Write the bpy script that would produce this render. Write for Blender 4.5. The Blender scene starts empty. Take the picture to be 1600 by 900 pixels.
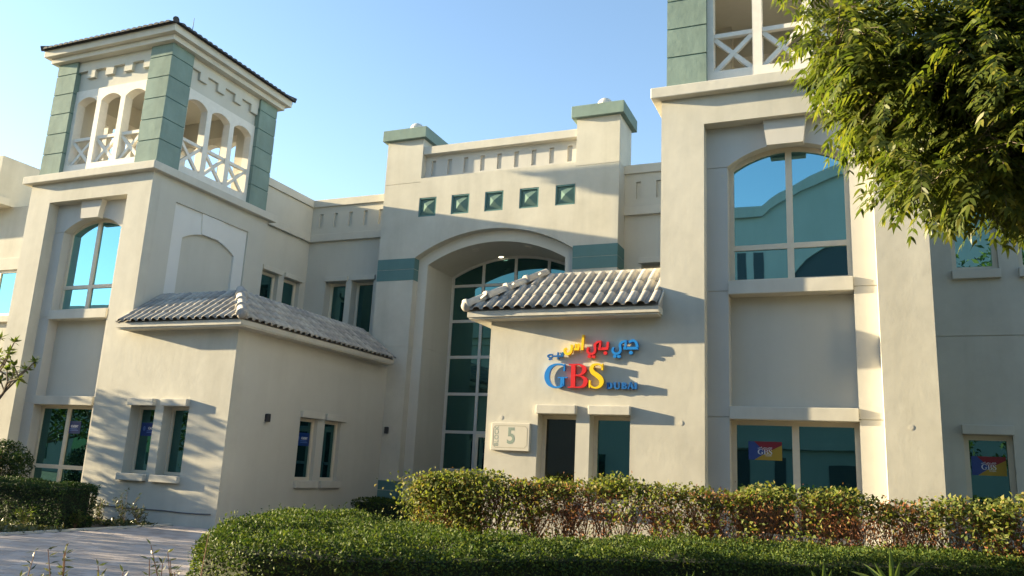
import bpy, math, random
import numpy as np
from mathutils import Matrix, Vector

S = bpy.context.scene
COL = S.collection
rng = np.random.default_rng(7)
random.seed(7)

# ------------------------------------------------------------------ camera
CAM_R = ((0.92205184, 0.38403697, 0.04833239),      # camera right in the world
         (-0.04002383, 0.21879581, -0.97494948),    # camera down
         (-0.38499156, 0.89701951, 0.21711171))     # camera forward
cd = bpy.data.cameras.new('camera'); cam = bpy.data.objects.new('camera', cd); COL.objects.link(cam)
r_, d_, f_ = [Vector(v) for v in CAM_R]
m = Matrix.Identity(4)
for i in range(3):
    m[i][0] = r_[i]; m[i][1] = -d_[i]; m[i][2] = -f_[i]
m[2][3] = 1.6
cam.matrix_world = m
cd.sensor_width = 36; cd.lens = 1272.93 / 1600 * 36
cd.clip_start = 0.05; cd.clip_end = 3000
S.camera = cam

# ------------------------------------------------------------------ sky and sun
SUN = Vector((-7.0, -1.0, 1.435)).normalized()      # towards the sun
EL = math.asin(SUN.z); ROT = math.atan2(SUN.x, SUN.y)
W = bpy.data.worlds.new('World'); S.world = W; W.use_nodes = True
nt = W.node_tree; bg = nt.nodes['Background']
sky = nt.nodes.new('ShaderNodeTexSky'); sky.sky_type = 'NISHITA'; sky.sun_disc = False
sky.sun_elevation = EL; sky.sun_rotation = ROT
sky.air_density = 1.0; sky.dust_density = 0.25; sky.ozone_density = 1.6
nt.links.new(sky.outputs[0], bg.inputs[0]); bg.inputs[1].default_value = 0.072
sl = bpy.data.lights.new('sun', 'SUN'); sl.energy = 4.3; sl.angle = math.radians(0.5); sl.color = (1.0, 0.81, 0.50)
so = bpy.data.objects.new('sun', sl); COL.objects.link(so)
so.rotation_euler = SUN.to_track_quat('Z', 'Y').to_euler(); so.location = (-60, -10, 30)
S.view_settings.view_transform = 'Standard'; S.view_settings.look = 'None'
S.view_settings.exposure = 2.54; S.view_settings.gamma = 1.0

# ------------------------------------------------------------------ helpers
class MB:
    """collects polygons; T maps a point, flip reverses faces (mirrored copy)"""
    def __init__(s, T=None, flip=False):
        s.v = []; s.f = []; s.T = T; s.flip = flip
    def add(s, vs, fs):
        o = len(s.v)
        s.v += [s.T(*p) if s.T else tuple(p) for p in vs]
        for f in fs:
            f = [o + i for i in f]
            s.f.append(f[::-1] if s.flip else f)
        return s
    def box(s, x0, x1, y0, y1, z0, z1):
        vs = [(x, y, z) for z in (z0, z1) for y in (y0, y1) for x in (x0, x1)]
        return s.add(vs, [(0, 2, 3, 1), (4, 5, 7, 6), (0, 1, 5, 4), (2, 6, 7, 3), (0, 4, 6, 2), (1, 3, 7, 5)])
    def prism(s, poly, y0, y1):
        """polygon in (x,z), counter-clockwise seen from -y, from y0 (front) to y1"""
        n = len(poly)
        vs = [(x, y0, z) for x, z in poly] + [(x, y1, z) for x, z in poly]
        fs = [tuple(range(n)), tuple(range(2 * n - 1, n - 1, -1))]
        fs += [(i, i + n, (i + 1) % n + n, (i + 1) % n) for i in range(n)]
        return s.add(vs, fs)
    def arch(s, x0, x1, zf, zt, y0, y1, n=20):
        """block between curve zf(x) below and zt above"""
        xs = [x0 + (x1 - x0) * i / n for i in range(n + 1)]
        vs = []
        for x in xs:
            zl = zf(x); vs += [(x, y0, zl), (x, y0, zt), (x, y1, zl), (x, y1, zt)]
        fs = []
        for i in range(n):
            a = 4 * i; b = a + 4
            fs += [(a, b, b + 1, a + 1), (a + 2, a + 3, b + 3, b + 2), (a, a + 2, b + 2, b), (a + 1, b + 1, b + 3, a + 3)]
        fs += [(0, 1, 3, 2), (4 * n, 4 * n + 2, 4 * n + 3, 4 * n + 1)]
        return s.add(vs, fs)
    def tube(s, p0, p1, r0, r1=None, n=6):
        r1 = r0 if r1 is None else r1
        a = Vector(p0); b = Vector(p1); d = (b - a).normalized()
        u = d.orthogonal().normalized(); w = d.cross(u)
        vs = []
        for p, r in ((a, r0), (b, r1)):
            for i in range(n):
                t = 2 * math.pi * i / n
                vs.append(tuple(p + (u * math.cos(t) + w * math.sin(t)) * r))
        fs = [(i, (i + 1) % n, (i + 1) % n + n, i + n) for i in range(n)]
        fs += [tuple(range(n - 1, -1, -1)), tuple(range(n, 2 * n))]
        return s.add(vs, fs)
    def bar(s, p0, p1, w, h, up=(0, 1, 0)):
        a = Vector(p0); b = Vector(p1); d = (b - a).normalized(); u = Vector(up); q = d.cross(u).normalized()
        vs = []
        for p in (a, b):
            for i, j in ((-1, -1), (1, -1), (1, 1), (-1, 1)):
                vs.append(tuple(p + q * (i * w / 2) + u * (j * h / 2)))
        return s.add(vs, [(0, 3, 2, 1), (4, 5, 6, 7), (0, 1, 5, 4), (1, 2, 6, 5), (2, 3, 7, 6), (3, 0, 4, 7)])
    def mesh(s, name):
        me = bpy.data.meshes.new(name); me.from_pydata(s.v, [], s.f); me.update()
        return me

def world_parent(o, parent):
    o.parent = parent
    if parent is not None:
        o.matrix_parent_inverse = Matrix(WM[parent.name]).inverted() if parent.name in WM else Matrix.Identity(4)

WM = {}      # world matrices of empties (things not at the origin)

def put(o, parent=None, label=None, cat=None, group=None, kind=None):
    COL.objects.link(o)
    if parent is not None: world_parent(o, parent)
    if label: o['label'] = label
    if cat: o['category'] = cat
    if group: o['group'] = group
    if kind: o['kind'] = kind
    return o

def part(name, mb, mat, parent=None, bevel=0, smooth=False, **kw):
    me = mb if isinstance(mb, bpy.types.Mesh) else mb.mesh(name)
    if mat is not None and not me.materials: me.materials.append(mat)
    if smooth:
        me.polygons.foreach_set('use_smooth', [True] * len(me.polygons))
    o = bpy.data.objects.new(name, me)
    put(o, parent, **kw)
    if bevel:
        b = o.modifiers.new('bevel', 'BEVEL'); b.width = bevel; b.segments = 2; b.limit_method = 'ANGLE'
    return o

def thing(name, loc, label, cat, group=None):
    o = bpy.data.objects.new(name, None); o.location = loc; o.empty_display_size = 0.3
    put(o, None, label, cat, group)
    WM[o.name] = Matrix.Translation(loc)
    return o

def quads(name, V, mat, parent=None, n=4, **kw):
    """V (N,n,3) numpy -> one mesh of N n-gons"""
    N = len(V); me = bpy.data.meshes.new(name)
    me.vertices.add(N * n); me.vertices.foreach_set('co', V.reshape(-1).astype(np.float32))
    me.loops.add(N * n); me.loops.foreach_set('vertex_index', np.arange(N * n, dtype=np.int32))
    me.polygons.add(N); me.polygons.foreach_set('loop_start', np.arange(0, N * n, n, dtype=np.int32))
    me.update(calc_edges=True); me.validate()
    me.materials.append(mat)
    o = bpy.data.objects.new(name, me); put(o, parent, **kw)
    return o

def unit(a): return a / np.maximum(np.linalg.norm(a, axis=-1, keepdims=True), 1e-9)

def leaf_quads(P, D, Nn, L, Wd, fold=0.25):
    """diamond leaves: base P, direction D, normal Nn"""
    D = unit(D); side = unit(np.cross(D, Nn)); up = np.cross(side, D)
    L = np.asarray(L).reshape(-1, 1); Wd = np.asarray(Wd).reshape(-1, 1)
    b = P; t = P + D * L
    mid = P + D * L * 0.45 + up * Wd * fold
    return np.stack([b, mid + side * Wd * 0.5, t, mid - side * Wd * 0.5], 1)

# ------------------------------------------------------------------ materials
def new_mat(name):
    mt = bpy.data.materials.new(name); mt.use_nodes = True
    n = mt.node_tree; b = n.nodes['Principled BSDF']
    return mt, n, b

def noise(n, scale, detail=4, rough=0.6, vec=None):
    t = n.nodes.new('ShaderNodeTexNoise'); t.inputs['Scale'].default_value = scale
    t.inputs['Detail'].default_value = detail; t.inputs['Roughness'].default_value = rough
    if vec is not None: n.links.new(vec, t.inputs['Vector'])
    return t

def ramp(n, fac, stops):
    r = n.nodes.new('ShaderNodeValToRGB'); e = r.color_ramp.elements
    while len(e) < len(stops): e.new(0.5)
    for k, (p, c) in zip(e, stops):
        k.position = p; k.color = (c[0], c[1], c[2], 1)
    n.links.new(fac, r.inputs[0]); return r

def mixc(n, fac, a, b, mode='MIX'):
    x = n.nodes.new('ShaderNodeMix'); x.data_type = 'RGBA'; x.blend_type = mode
    for k, v in ((0, fac), (6, a), (7, b)):
        if hasattr(v, 'links'): n.links.new(v, x.inputs[k])
        else: x.inputs[k].default_value = v if k == 0 else (v[0], v[1], v[2], 1)
    return x.outputs[2]

def render_mat(name, col, var=0.10, streak=0.08, lump=0.15, fine=0.25, rough=0.9, stain=0.0):
    """painted render: uneven tint, faint rain streaks, trowel lumps and sandy grain"""
    mt, n, b = new_mat(name)
    tc = n.nodes.new('ShaderNodeTexCoord').outputs['Object']
    mp = n.nodes.new('ShaderNodeMapping'); mp.inputs['Scale'].default_value = (1.5, 1.5, 0.16); n.links.new(tc, mp.inputs[0])
    big = noise(n, 0.7, 6, 0.65, tc); st = noise(n, 1.0, 5, 0.6, mp.outputs[0])
    lo = [c * (1 - var) for c in col]; hi = [min(c * (1 + var), 1) for c in col]
    c1 = ramp(n, big.outputs[0], [(0.3, lo), (0.7, hi)]).outputs[0]
    sr = ramp(n, st.outputs[0], [(0.45, (1, 1, 1)), (0.75, (1 - streak * 2, 1 - streak * 2.1, 1 - streak * 2.3))]).outputs[0]
    c2 = mixc(n, 1.0, c1, sr, 'MULTIPLY')
    n.links.new(c2, b.inputs['Base Color']); b.inputs['Roughness'].default_value = rough
    b.inputs['Specular IOR Level'].default_value = 0.2
    l = noise(n, 3.2, 5, 0.55, tc); g = noise(n, 55, 3, 0.7, tc)
    b1 = n.nodes.new('ShaderNodeBump'); b1.inputs['Strength'].default_value = lump; b1.inputs['Distance'].default_value = 0.03
    b2 = n.nodes.new('ShaderNodeBump'); b2.inputs['Strength'].default_value = fine; b2.inputs['Distance'].default_value = 0.004
    n.links.new(l.outputs[0], b1.inputs['Height']); n.links.new(g.outputs[0], b2.inputs['Height'])
    n.links.new(b1.outputs[0], b2.inputs['Normal']); n.links.new(b2.outputs[0], b.inputs['Normal'])
    return mt

def plain(name, col, rough=0.6, metal=0.0, var=0.06, scale=8, spec=0.4):
    mt, n, b = new_mat(name)
    tc = n.nodes.new('ShaderNodeTexCoord').outputs['Object']
    t = noise(n, scale, 4, 0.6, tc)
    c = ramp(n, t.outputs[0], [(0.3, [x * (1 - var) for x in col]), (0.7, [min(1, x * (1 + var)) for x in col])]).outputs[0]
    n.links.new(c, b.inputs['Base Color']); b.inputs['Roughness'].default_value = rough; b.inputs['Metallic'].default_value = metal
    b.inputs['Specular IOR Level'].default_value = spec
    return mt

def glass_mat(name, tint, dark, fac=0.62, rough=0.01):
    """tinted solar glass: strong coloured reflection over a dark interior tone"""
    mt, n, b = new_mat(name)
    n.nodes.remove(b)
    out = n.nodes['Material Output']
    tc = n.nodes.new('ShaderNodeTexCoord').outputs['Object']
    w = noise(n, 0.8, 2, 0.5, tc)
    bp = n.nodes.new('ShaderNodeBump'); bp.inputs['Strength'].default_value = 0.06; bp.inputs['Distance'].default_value = 0.02
    n.links.new(w.outputs[0], bp.inputs['Height'])
    gl = n.nodes.new('ShaderNodeBsdfGlossy'); gl.inputs['Color'].default_value = (*tint, 1); gl.inputs['Roughness'].default_value = rough
    n.links.new(bp.outputs[0], gl.inputs['Normal'])
    df = n.nodes.new('ShaderNodeBsdfDiffuse'); df.inputs['Color'].default_value = (*dark, 1)
    mx = n.nodes.new('ShaderNodeMixShader'); mx.inputs[0].default_value = fac
    n.links.new(df.outputs[0], mx.inputs[1]); n.links.new(gl.outputs[0], mx.inputs[2]); n.links.new(mx.outputs[0], out.inputs[0])
    return mt

def leaf_mat(name, stops, trans=0.35, gloss=0.35, rough=0.45):
    """per-leaf tint, some light passing through"""
    mt, n, b = new_mat(name)
    out = n.nodes['Material Output']
    ge = n.nodes.new('ShaderNodeNewGeometry')
    c = ramp(n, ge.outputs['Random Per Island'], stops).outputs[0]
    n.links.new(c, b.inputs['Base Color']); b.inputs['Roughness'].default_value = rough; b.inputs['Specular IOR Level'].default_value = gloss
    tr = n.nodes.new('ShaderNodeBsdfTranslucent')
    c2 = mixc(n, 1.0, c, (1.25, 1.3, 0.55), 'MULTIPLY'); n.links.new(c2, tr.inputs[0])
    mx = n.nodes.new('ShaderNodeMixShader'); mx.inputs[0].default_value = trans
    n.links.new(b.outputs[0], mx.inputs[1]); n.links.new(tr.outputs[0], mx.inputs[2]); n.links.new(mx.outputs[0], out.inputs[0])
    return mt

def tile_mat(name, a, b_):
    mt, n, b = new_mat(name)
    oi = n.nodes.new('ShaderNodeObjectInfo'); tc = n.nodes.new('ShaderNodeTexCoord').outputs['Object']
    c = ramp(n, oi.outputs['Random'], [(0, a), (1, b_)]).outputs[0]
    t = noise(n, 9, 5, 0.65, tc)
    c2 = mixc(n, 1.0, c, ramp(n, t.outputs[0], [(0.3, (0.72, 0.72, 0.74)), (0.7, (1.1, 1.08, 1.05))]).outputs[0], 'MULTIPLY')
    n.links.new(c2, b.inputs['Base Color']); b.inputs['Roughness'].default_value = 0.8; b.inputs['Specular IOR Level'].default_value = 0.25
    bp = n.nodes.new('ShaderNodeBump'); bp.inputs['Strength'].default_value = 0.25; bp.inputs['Distance'].default_value = 0.004
    g = noise(n, 70, 3, 0.7, tc); n.links.new(g.outputs[0], bp.inputs['Height']); n.links.new(bp.outputs[0], b.inputs['Normal'])
    return mt

M = {}
M['render'] = render_mat('sand_render', (0.51, 0.493, 0.43), var=0.10, streak=0.06)
M['smooth'] = render_mat('smooth_render', (0.51, 0.495, 0.438), var=0.04, streak=0.03, lump=0.12)
M['cream'] = render_mat('cream_render', (0.50, 0.488, 0.455), var=0.04, streak=0.03, lump=0.15)
M['palecream'] = render_mat('pale_cream_render', (0.64, 0.635, 0.61), var=0.03, streak=0.02, lump=0.12)
M['trim'] = render_mat('trim_render', (0.53, 0.51, 0.45), var=0.07, streak=0.05, lump=0.25)
M['white'] = plain('white_paint', (0.66, 0.63, 0.57), 0.7, var=0.05)
M['green'] = render_mat('green_render', (0.19, 0.258, 0.23), var=0.16, streak=0.10, lump=0.35)
M['sagegreen'] = render_mat('ornament_green', (0.115, 0.19, 0.17), var=0.12, streak=0.05, lump=0.2)
M['greend'] = render_mat('green_band', (0.105, 0.20, 0.20), var=0.07, streak=0.04, lump=0.2)
M['tile'] = tile_mat('concrete_tile', (0.28, 0.27, 0.255), (0.46, 0.44, 0.40))
M['tiled'] = tile_mat('dark_tile', (0.05, 0.05, 0.052), (0.08, 0.08, 0.085))
M['frame'] = plain('cream_aluminium', (0.60, 0.54, 0.43), 0.45, var=0.03)
M['frameg'] = plain('grey_aluminium', (0.48, 0.47, 0.44), 0.45, var=0.03)
M['glass'] = glass_mat('teal_glass', (0.36, 0.72, 0.82), (0.008, 0.033, 0.036), 0.62)
M['glassd'] = glass_mat('dark_teal_glass', (0.17, 0.38, 0.38), (0.006, 0.018, 0.018), 0.42)
M['glassb'] = glass_mat('clear_dark_glass', (0.14, 0.16, 0.15), (0.012, 0.012, 0.010), 0.35)
M['dark'] = plain('dark_metal', (0.05, 0.05, 0.055), 0.4, 0.3)
M['pale'] = plain('pale_fitting', (0.55, 0.52, 0.46), 0.6)

# ------------------------------------------------------------------ the office building
F = 17.83          # front plane of towers and annexes
G = 25.85          # front plane of the entrance block
AX = -24.08        # twice the x of the axis of symmetry
GZ = -0.35         # ground level
BLD = thing('office_building', (-12.04, F, GZ), 'beige two storey office block with two green cornered towers and an arched entrance', 'building')

def TLm(x, y, z): return (AX - x, y, z if z < 5.1 else 5.1 + (z - 5.1) * 0.977)
TR = (None, False); TL = (TLm, True)
def pt(side, x, y, z): return TLm(x, y, z) if side is TL else (x, y, z)

def circ(xc, hw, zs, rise):
    R = (hw * hw + rise * rise) / (2 * rise); zc = zs + rise - R
    return lambda x: zc + math.sqrt(max(R * R - (x - xc) ** 2, 0))

def window(side, x0, x1, z0, z1, y, cols=(), rows=(), fw=0.09, mat='glass', fmat='frame', depth=0.09, arch=None, Tm=None, skip=()):
    """frame (the window part) with a separate pane in every light; cols/rows: centres of mullions and transoms"""
    T, fl = Tm if Tm else side
    mb = MB(T, fl)
    xs = [x0] + list(cols) + [x1]; zs = [z0] + list(rows) + [z1]
    mb.box(x0, x0 + fw, y, y + depth, z0, z1); mb.box(x1 - fw, x1, y, y + depth, z0, z1)
    mb.box(x0 + fw, x1 - fw, y + .002, y + depth, z0, z0 + fw)
    if arch: 
        ai = lambda x: arch(x) - fw
        mb.arch(x0, x1, ai, 0, y + .001, y + depth) if False else None
        n = 18
        for i in range(n):
            a = x0 + (x1 - x0) * i / n; b = x0 + (x1 - x0) * (i + 1) / n
            mb.prism([(a, ai(a)), (b, ai(b)), (b, arch(b)), (a, arch(a))], y + .002, y + depth)
    else:
        mb.box(x0 + fw, x1 - fw, y + .002, y + depth, z1 - fw, z1)
    for c in cols:
        top = (arch(c) - fw) if arch else z1 - fw
        mb.box(c - fw * .7, c + fw * .7, y + .004, y + depth, z0 + fw, top)
    edges = [x0 + fw] + [v for c in cols for v in (c - fw * .7, c + fw * .7)] + [x1 - fw]
    for r in rows:
        for k in range(0, len(edges), 2):
            mb.box(edges[k], edges[k + 1], y + .006, y + depth, r - fw * .6, r + fw * .6)
    w = part('window', mb, M[fmat], BLD)
    ze = [z0 + fw] + [v for r in rows for v in (r - fw * .6, r + fw * .6)] + [z1 - fw]
    idx = 0
    for k in range(0, len(edges), 2):
        for j in range(0, len(ze), 2):
            a, b = edges[k] - .01, edges[k + 1] + .01; c, d = ze[j] - .01, ze[j + 1] + .01
            p = MB(T, fl)
            if arch and j == len(ze) - 2:
                p.arch(a, b, lambda x: c, 0, 0, 0) if False else None
                n = 8; top = [(b + (a - b) * i / n, arch(b + (a - b) * i / n) - fw + .01) for i in range(n + 1)]
                p.prism([(a, c), (b, c)] + top, y + .055, y + .07)
            else:
                p.box(a, b, y + .055, y + .07, c, d)
            part('pane', p, M[mat if idx not in skip else 'glassb'], w); idx += 1
    return w

def trim(name, side, x0, x1, y0, y1, z0, z1, mat='trim', bevel=.012, Tm=None, parent=None):
    T, fl = Tm if Tm else side
    return part(name, MB(T, fl).box(x0, x1, y0, y1, z0, z1), M[mat], parent or BLD, bevel=bevel)

def stud(side, x, y, z, r=.055):
    mb = MB(*side)
    n = 14
    for a, b, dy in ((r, r * .72, .004), (r * .72, 0.0, .006)):
        vs = []; fs = []
        ring = [(x + a * math.cos(2 * math.pi * i / n), y - dy, z + a * math.sin(2 * math.pi * i / n)) for i in range(n)]
        base = [(p[0], y + .002, p[2]) for p in ring]
        mb.add(ring + base, [tuple(range(n))] + [(i + n, (i + 1) % n + n, (i + 1) % n, i) for i in range(n)])
    return part('wall_stud', mb, M['trim'], BLD)

def tower(side, ground_rows=()):
    T, fl = side
    cx, cy = -1.265, F + 2.745
    X0, X1 = -4.01, 1.48; R0, R1 = -3.02, .485; O0, O1 = -2.55, .03
    ZT = 10.33
    d1, d2 = .36, .78
    # outer shell of the front and the body behind
    w = MB(T, fl)
    w.box(X0, R0, F, F + d1, GZ - .3, ZT); w.box(R1, X1, F, F + d1, GZ - .3, ZT); w.box(R0, R1, F, F + d1, 9.63, ZT)
    part('tower_wall', w, M['render'], BLD)
    w = MB(T, fl)
    # body: the inner flank carries a blind arch (recess 0.16 deep), the rest is plain
    fx = X0 + .16
    w.box(fx, X1, F + d2, F + 5.49, GZ - .3, ZT)
    w.box(X0, fx, F + d1, F + 1.05, GZ - .3, ZT); w.box(X0, fx, F + 4.52, F + 5.49, GZ - .3, ZT); w.box(X0, fx, F + 1.05, F + 4.52, 9.63, ZT)
    w.box(fx, X0 + .8, F + d1, F + d2, GZ - .3, ZT) if False else None
    part('tower_wall', w, M['smooth'], BLD)
    # blind arch surround on the flank: built in (y,z), extruded in x
    def flank(a, y, z): return pt(side, a, y, z)
    ar = circ(F + 2.79, 1.22, 8.56, .36)
    s = MB(lambda x, y, z: pt(side, y, x, z), not fl)     # local x = world y, local y = world x
    s.box(F + 1.05, F + 1.57, X0 + .07, fx, 5.5, 9.63); s.box(F + 4.01, F + 4.52, X0 + .07, fx, 5.5, 9.63)
    s.arch(F + 1.57, F + 4.01, ar, 9.63, X0 + .07, fx)
    part('blind_arch', s, M['palecream'], BLD)
    k = MB(lambda x, y, z: pt(side, y, x, z), not fl)
    k.prism([(F + 2.35, 8.90), (F + 3.2, 8.90), (F + 3.28, 9.62), (F + 2.27, 9.62)], X0 + .03, X0 + .09)
    part('keystone', k, M['palecream'], BLD)
    # recessed bay: jamb strips with joints, arched head
    z_lv = [(GZ - .3, 2.92), (2.94, 5.71), (5.73, 8.64)]
    for (a, b) in ((R0, O0), (O1, R1)):
        for z0, z1 in z_lv:
            part('jamb_panel', MB(T, fl).box(a, b, F + d1, F + d2, z0, z1), M['cream'], BLD)
        c = MB(T, fl); c.box(a + .001 if a == R0 else a + .02, b - .02 if a == R0 else b - .001, F + d1 + .02, F + d2, GZ, 8.66)
        part('joint_backing', c, M['trim'], BLD)
    ar = circ((O0 + O1) / 2, 1.29, 8.66, .44)
    s = MB(T, fl); s.box(R0, O0, F + d1, F + d2, 8.66, 9.64); s.box(O1, R1, F + d1, F + d2, 8.66, 9.64)
    s.arch(O0, O1, ar, 9.64, F + d1, F + d2, 24)
    part('arch_head', s, M['cream'], BLD)
    part('keystone', MB(T, fl).prism([(-1.65, 9.02), (-.875, 9.02), (-.80, 9.63), (-1.73, 9.63)], F + .17, F + d1 + .01), M['cream'], BLD)
    part('bay_panel', MB(T, fl).box(O0, O1, F + .70, F + d2 + .01, 3.14, 5.65), M['smooth'], BLD)
    trim('window_sill', side, O0 + .003, O1 - .003, F + .30, F + d2, 5.63, 5.93)
    trim('lintel', side, O0 + .003, O1 - .003, F + .30, F + d2, 2.885, 3.155)
    window(side, O0 + .002, O1 - .002, 5.93, 8.66, F + .64, cols=[(O0 + O1) / 2 + .03], rows=[6.77], arch=ar, fw=.10)
    window(side, O0 + .002, O1 - .002, .45, 2.885, F + .64, cols=[(O0 + O1) / 2 + .03], rows=list(ground_rows), fw=.10, mat='glassd')
    # cornice ledge under the lookout
    h = 2.965
    trim('tower_ledge', side, cx - h, cx + h, cy - h, cy + h, 10.33, 10.60, bevel=.02)
    # lookout storey
    H = 2.65; q = .94
    levels = [10.60, 11.49, 12.24, 12.99, 13.74, 14.49, 14.93]
    for sx in (-1, 1):
        for sy in (-1, 1):
            ax0, ax1 = (cx - H, cx - H + q) if sx < 0 else (cx + H - q, cx + H)
            ay0, ay1 = (cy - H, cy - H + q) if sy < 0 else (cy + H - q, cy + H)
            sk = .24
            def ell(mb, ins, z0, z1):
                fy = (ay0 + ins, ay0 + sk) if sy < 0 else (ay1 - sk, ay1 - ins)
                mb.box(ax0 + ins, ax1 - ins, fy[0], fy[1], z0, z1)
                fx_ = (ax0 + ins, ax0 + sk) if sx < 0 else (ax1 - sk, ax1 - ins)
                yy = (ay0 + sk, ay1 - ins) if sy < 0 else (ay0 + ins, ay1 - sk)
                return mb.box(fx_[0], fx_[1], yy[0], yy[1], z0, z1)
            c = part('quoin', ell(MB(T, fl), .025, 10.60, 14.93), M['greend'], BLD)
            ix = (ax0 + sk, ax1 + .006) if sx < 0 else (ax0 - .006, ax1 - sk)
            iy = (ay0 + sk, ay1 + .006) if sy < 0 else (ay0 - .006, ay1 - sk)
            part('corner_pier', MB(T, fl).box(ix[0], ix[1], iy[0], iy[1], 10.60, 14.93), M['smooth'], BLD)
            for z0, z1 in zip(levels[:-1], levels[1:]):
                part('quoin_block', ell(MB(T, fl), 0, z0 + (.0 if z0 < 10.7 else .018), z1 - (.0 if z1 > 14.9 else .018)), M['green'], c)
    for k in range(4):
        def sd(u, d, z, k=k):
            if k == 0: p = (cx + u, cy - H + d)
            elif k == 1: p = (cx + H - d, cy + u)
            elif k == 2: p = (cx - u, cy + H - d)
            else: p = (cx - H + d, cy - u)
            return pt(side, p[0], p[1], z)
        e = H - q
        ops = [(-1.565, -.665), (-.45, .45), (.665, 1.565)]
        s = MB(sd, fl); d0, d1_ = .15, .45
        s.box(-e, e, d0, d1_, 10.60, 11.04)
        for a, b in ((-e, ops[0][0]), (ops[0][1], ops[1][0]), (ops[1][1], ops[2][0]), (ops[2][1], e)):
            s.box(a, b, d0, d1_, 11.04, 13.83)
        for a, b in ops:
            s.arch(a, b, circ((a + b) / 2, .45, 13.36, .19), 13.83, d0, d1_, 12)
        part('arched_screen', s, M['white'], BLD)
        s = MB(sd, fl); s.box(-e, e, .20, .45, 13.83, 14.93)
        part('lookout_wall', s, M['smooth'], BLD)
        s = MB(sd, fl); s.box(-e, e, .09, .21, 14.56, 14.93)
        x = -e + .02
        while x < e - .1:
            s.box(x, min(x + .36, e), .09, .21, 14.27, 14.56); x += .865
        part('stepped_frieze', s, M['smooth'], BLD)
        for a, b in ops:
            r = part('top_rail', MB(sd, fl).box(a, b, .22, .34, 11.94, 12.05), M['white'], BLD)
            for za, zb in ((11.06, 11.93), (11.93, 11.06)):
                v = Vector((b - a - .02, 0, zb - za)); hl = .055
                n_ = Vector((-v.z, 0, v.x)).normalized() * hl
                off = .0 if za < zb else .03
                poly = [(a + .01 + n_.x * -1, za - n_.z), (b - .01 - n_.x, zb - n_.z), (b - .01 + n_.x, zb + n_.z), (a + .01 + n_.x, za + n_.z)]
                part('brace', MB(sd, fl).prism(poly, .235 + off * .2, .315 + off), M['white'], r)
    part('lookout_ceiling', MB(T, fl).box(cx - H + .46, cx + H - .46, cy - H + .46, cy + H - .46, 14.6, 14.9), M['smooth'], BLD)
    trim('cornice', side, cx - 2.83, cx + 2.83, cy - 2.83, cy + 2.83, 14.93, 15.12, bevel=.01)
    trim('cornice', side, cx - 3.01, cx + 3.01, cy - 3.01, cy + 3.01, 15.12, 15.38, bevel=.01)
    # tiled pyramid roof
    rf = MB(T, fl); hh = 3.08; ap = 16.55
    rf.add([(cx - hh, cy - hh, 15.382), (cx + hh, cy - hh, 15.382), (cx + hh, cy + hh, 15.382), (cx - hh, cy + hh, 15.382), (cx, cy, ap)],
           [(0, 1, 4), (1, 2, 4), (2, 3, 4), (3, 0, 4), (3, 2, 1, 0)])
    roof = part('tower_roof', rf, M['tiled'], BLD)
    tl = MB(T, fl); nt_ = 26; n = 5
    for k in range(4):
        for i in range(nt_):
            u0 = -hh - .08 + (2 * hh + .16) * i / nt_; du = (2 * hh + .16) / nt_; uc = u0 + du / 2
            # half barrels running up the slope
            run = hh - abs(uc)
            if run < .15: continue
            pr = []
            for t in range(n + 1):
                th = math.pi * t / n; pr.append((uc - math.cos(th) * du * .46, math.sin(th) * .085))
            vs = []
            for dd in (-.09, run):
                for (uu, hz) in pr:
                    zz = 15.39 + max(dd, -.09) * (ap - 15.38) / hh + hz
                    if k == 0: p = (cx + uu, cy - hh + dd)
                    elif k == 1: p = (cx + hh - dd, cy + uu)
                    elif k == 2: p = (cx - uu, cy + hh - dd)
                    else: p = (cx - hh + dd, cy - uu)
                    vs.append((p[0], p[1], zz))
            m_ = n + 1
            tl.add(vs, [(t, t + 1, t + 1 + m_, t + m_) for t in range(n)] + [tuple(range(m_))[::-1]])
    part('roof_tile_field', tl, M['tiled'], roof, kind='stuff')
    hp = MB(T, fl)
    for sx in (-1, 1):
        for sy in (-1, 1):
            hp.tube((cx + sx * (hh + .03), cy + sy * (hh + .03), 15.44), (cx, cy, ap + .05), .10, .09, 8)
    part('hip_tile', hp, M['tiled'], roof)
    rod = MB(T, fl); rod.tube((cx - 2.9, cy - 2.2, 15.5), (cx - 2.9, cy - 2.2, 16.05), .014, .008, 5)
    part('lightning_rod', rod, M['dark'], BLD)

tower(TR)
tower(TL, ground_rows=[1.0])
for x, z in ((-3.527, 2.753), (.955, 2.773)): stud(TR, x, F, z)
stud(TR, -7.767, F, 2.781); stud(TR, -2.66, F + .36, 8.454, .03)

# ---- annexes
def tile_mesh(w, L):
    """one interlocking tile: pan with a raised roll; x across, y up the slope, z out"""
    prof = [(-.5, .012), (-.44, .008), (-.22, .008), (-.17, .02)]
    for t in range(7):
        th = math.pi * t / 6; prof.append((.17 - math.cos(th) * .34, .012 + math.sin(th) * .27))
    prof = [(a * w, c * w if c > .1 * 0 else c) for a, c in prof]
    vs = []; n = len(prof)
    for y, dz in ((-.02, .030), (L, .004)):
        for x, z in prof: vs.append((x, y, z + dz))
    for x, z in prof: vs.append((x, -.02, z + .008))
    fs = [(i, i + 1, i + 1 + n, i + n) for i in range(n - 1)]
    fs += [(i + 2 * n, i + 1 + 2 * n, i + 1, i) for i in range(n - 1)]
    mb = MB(); mb.add(vs, fs); return mb

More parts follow.
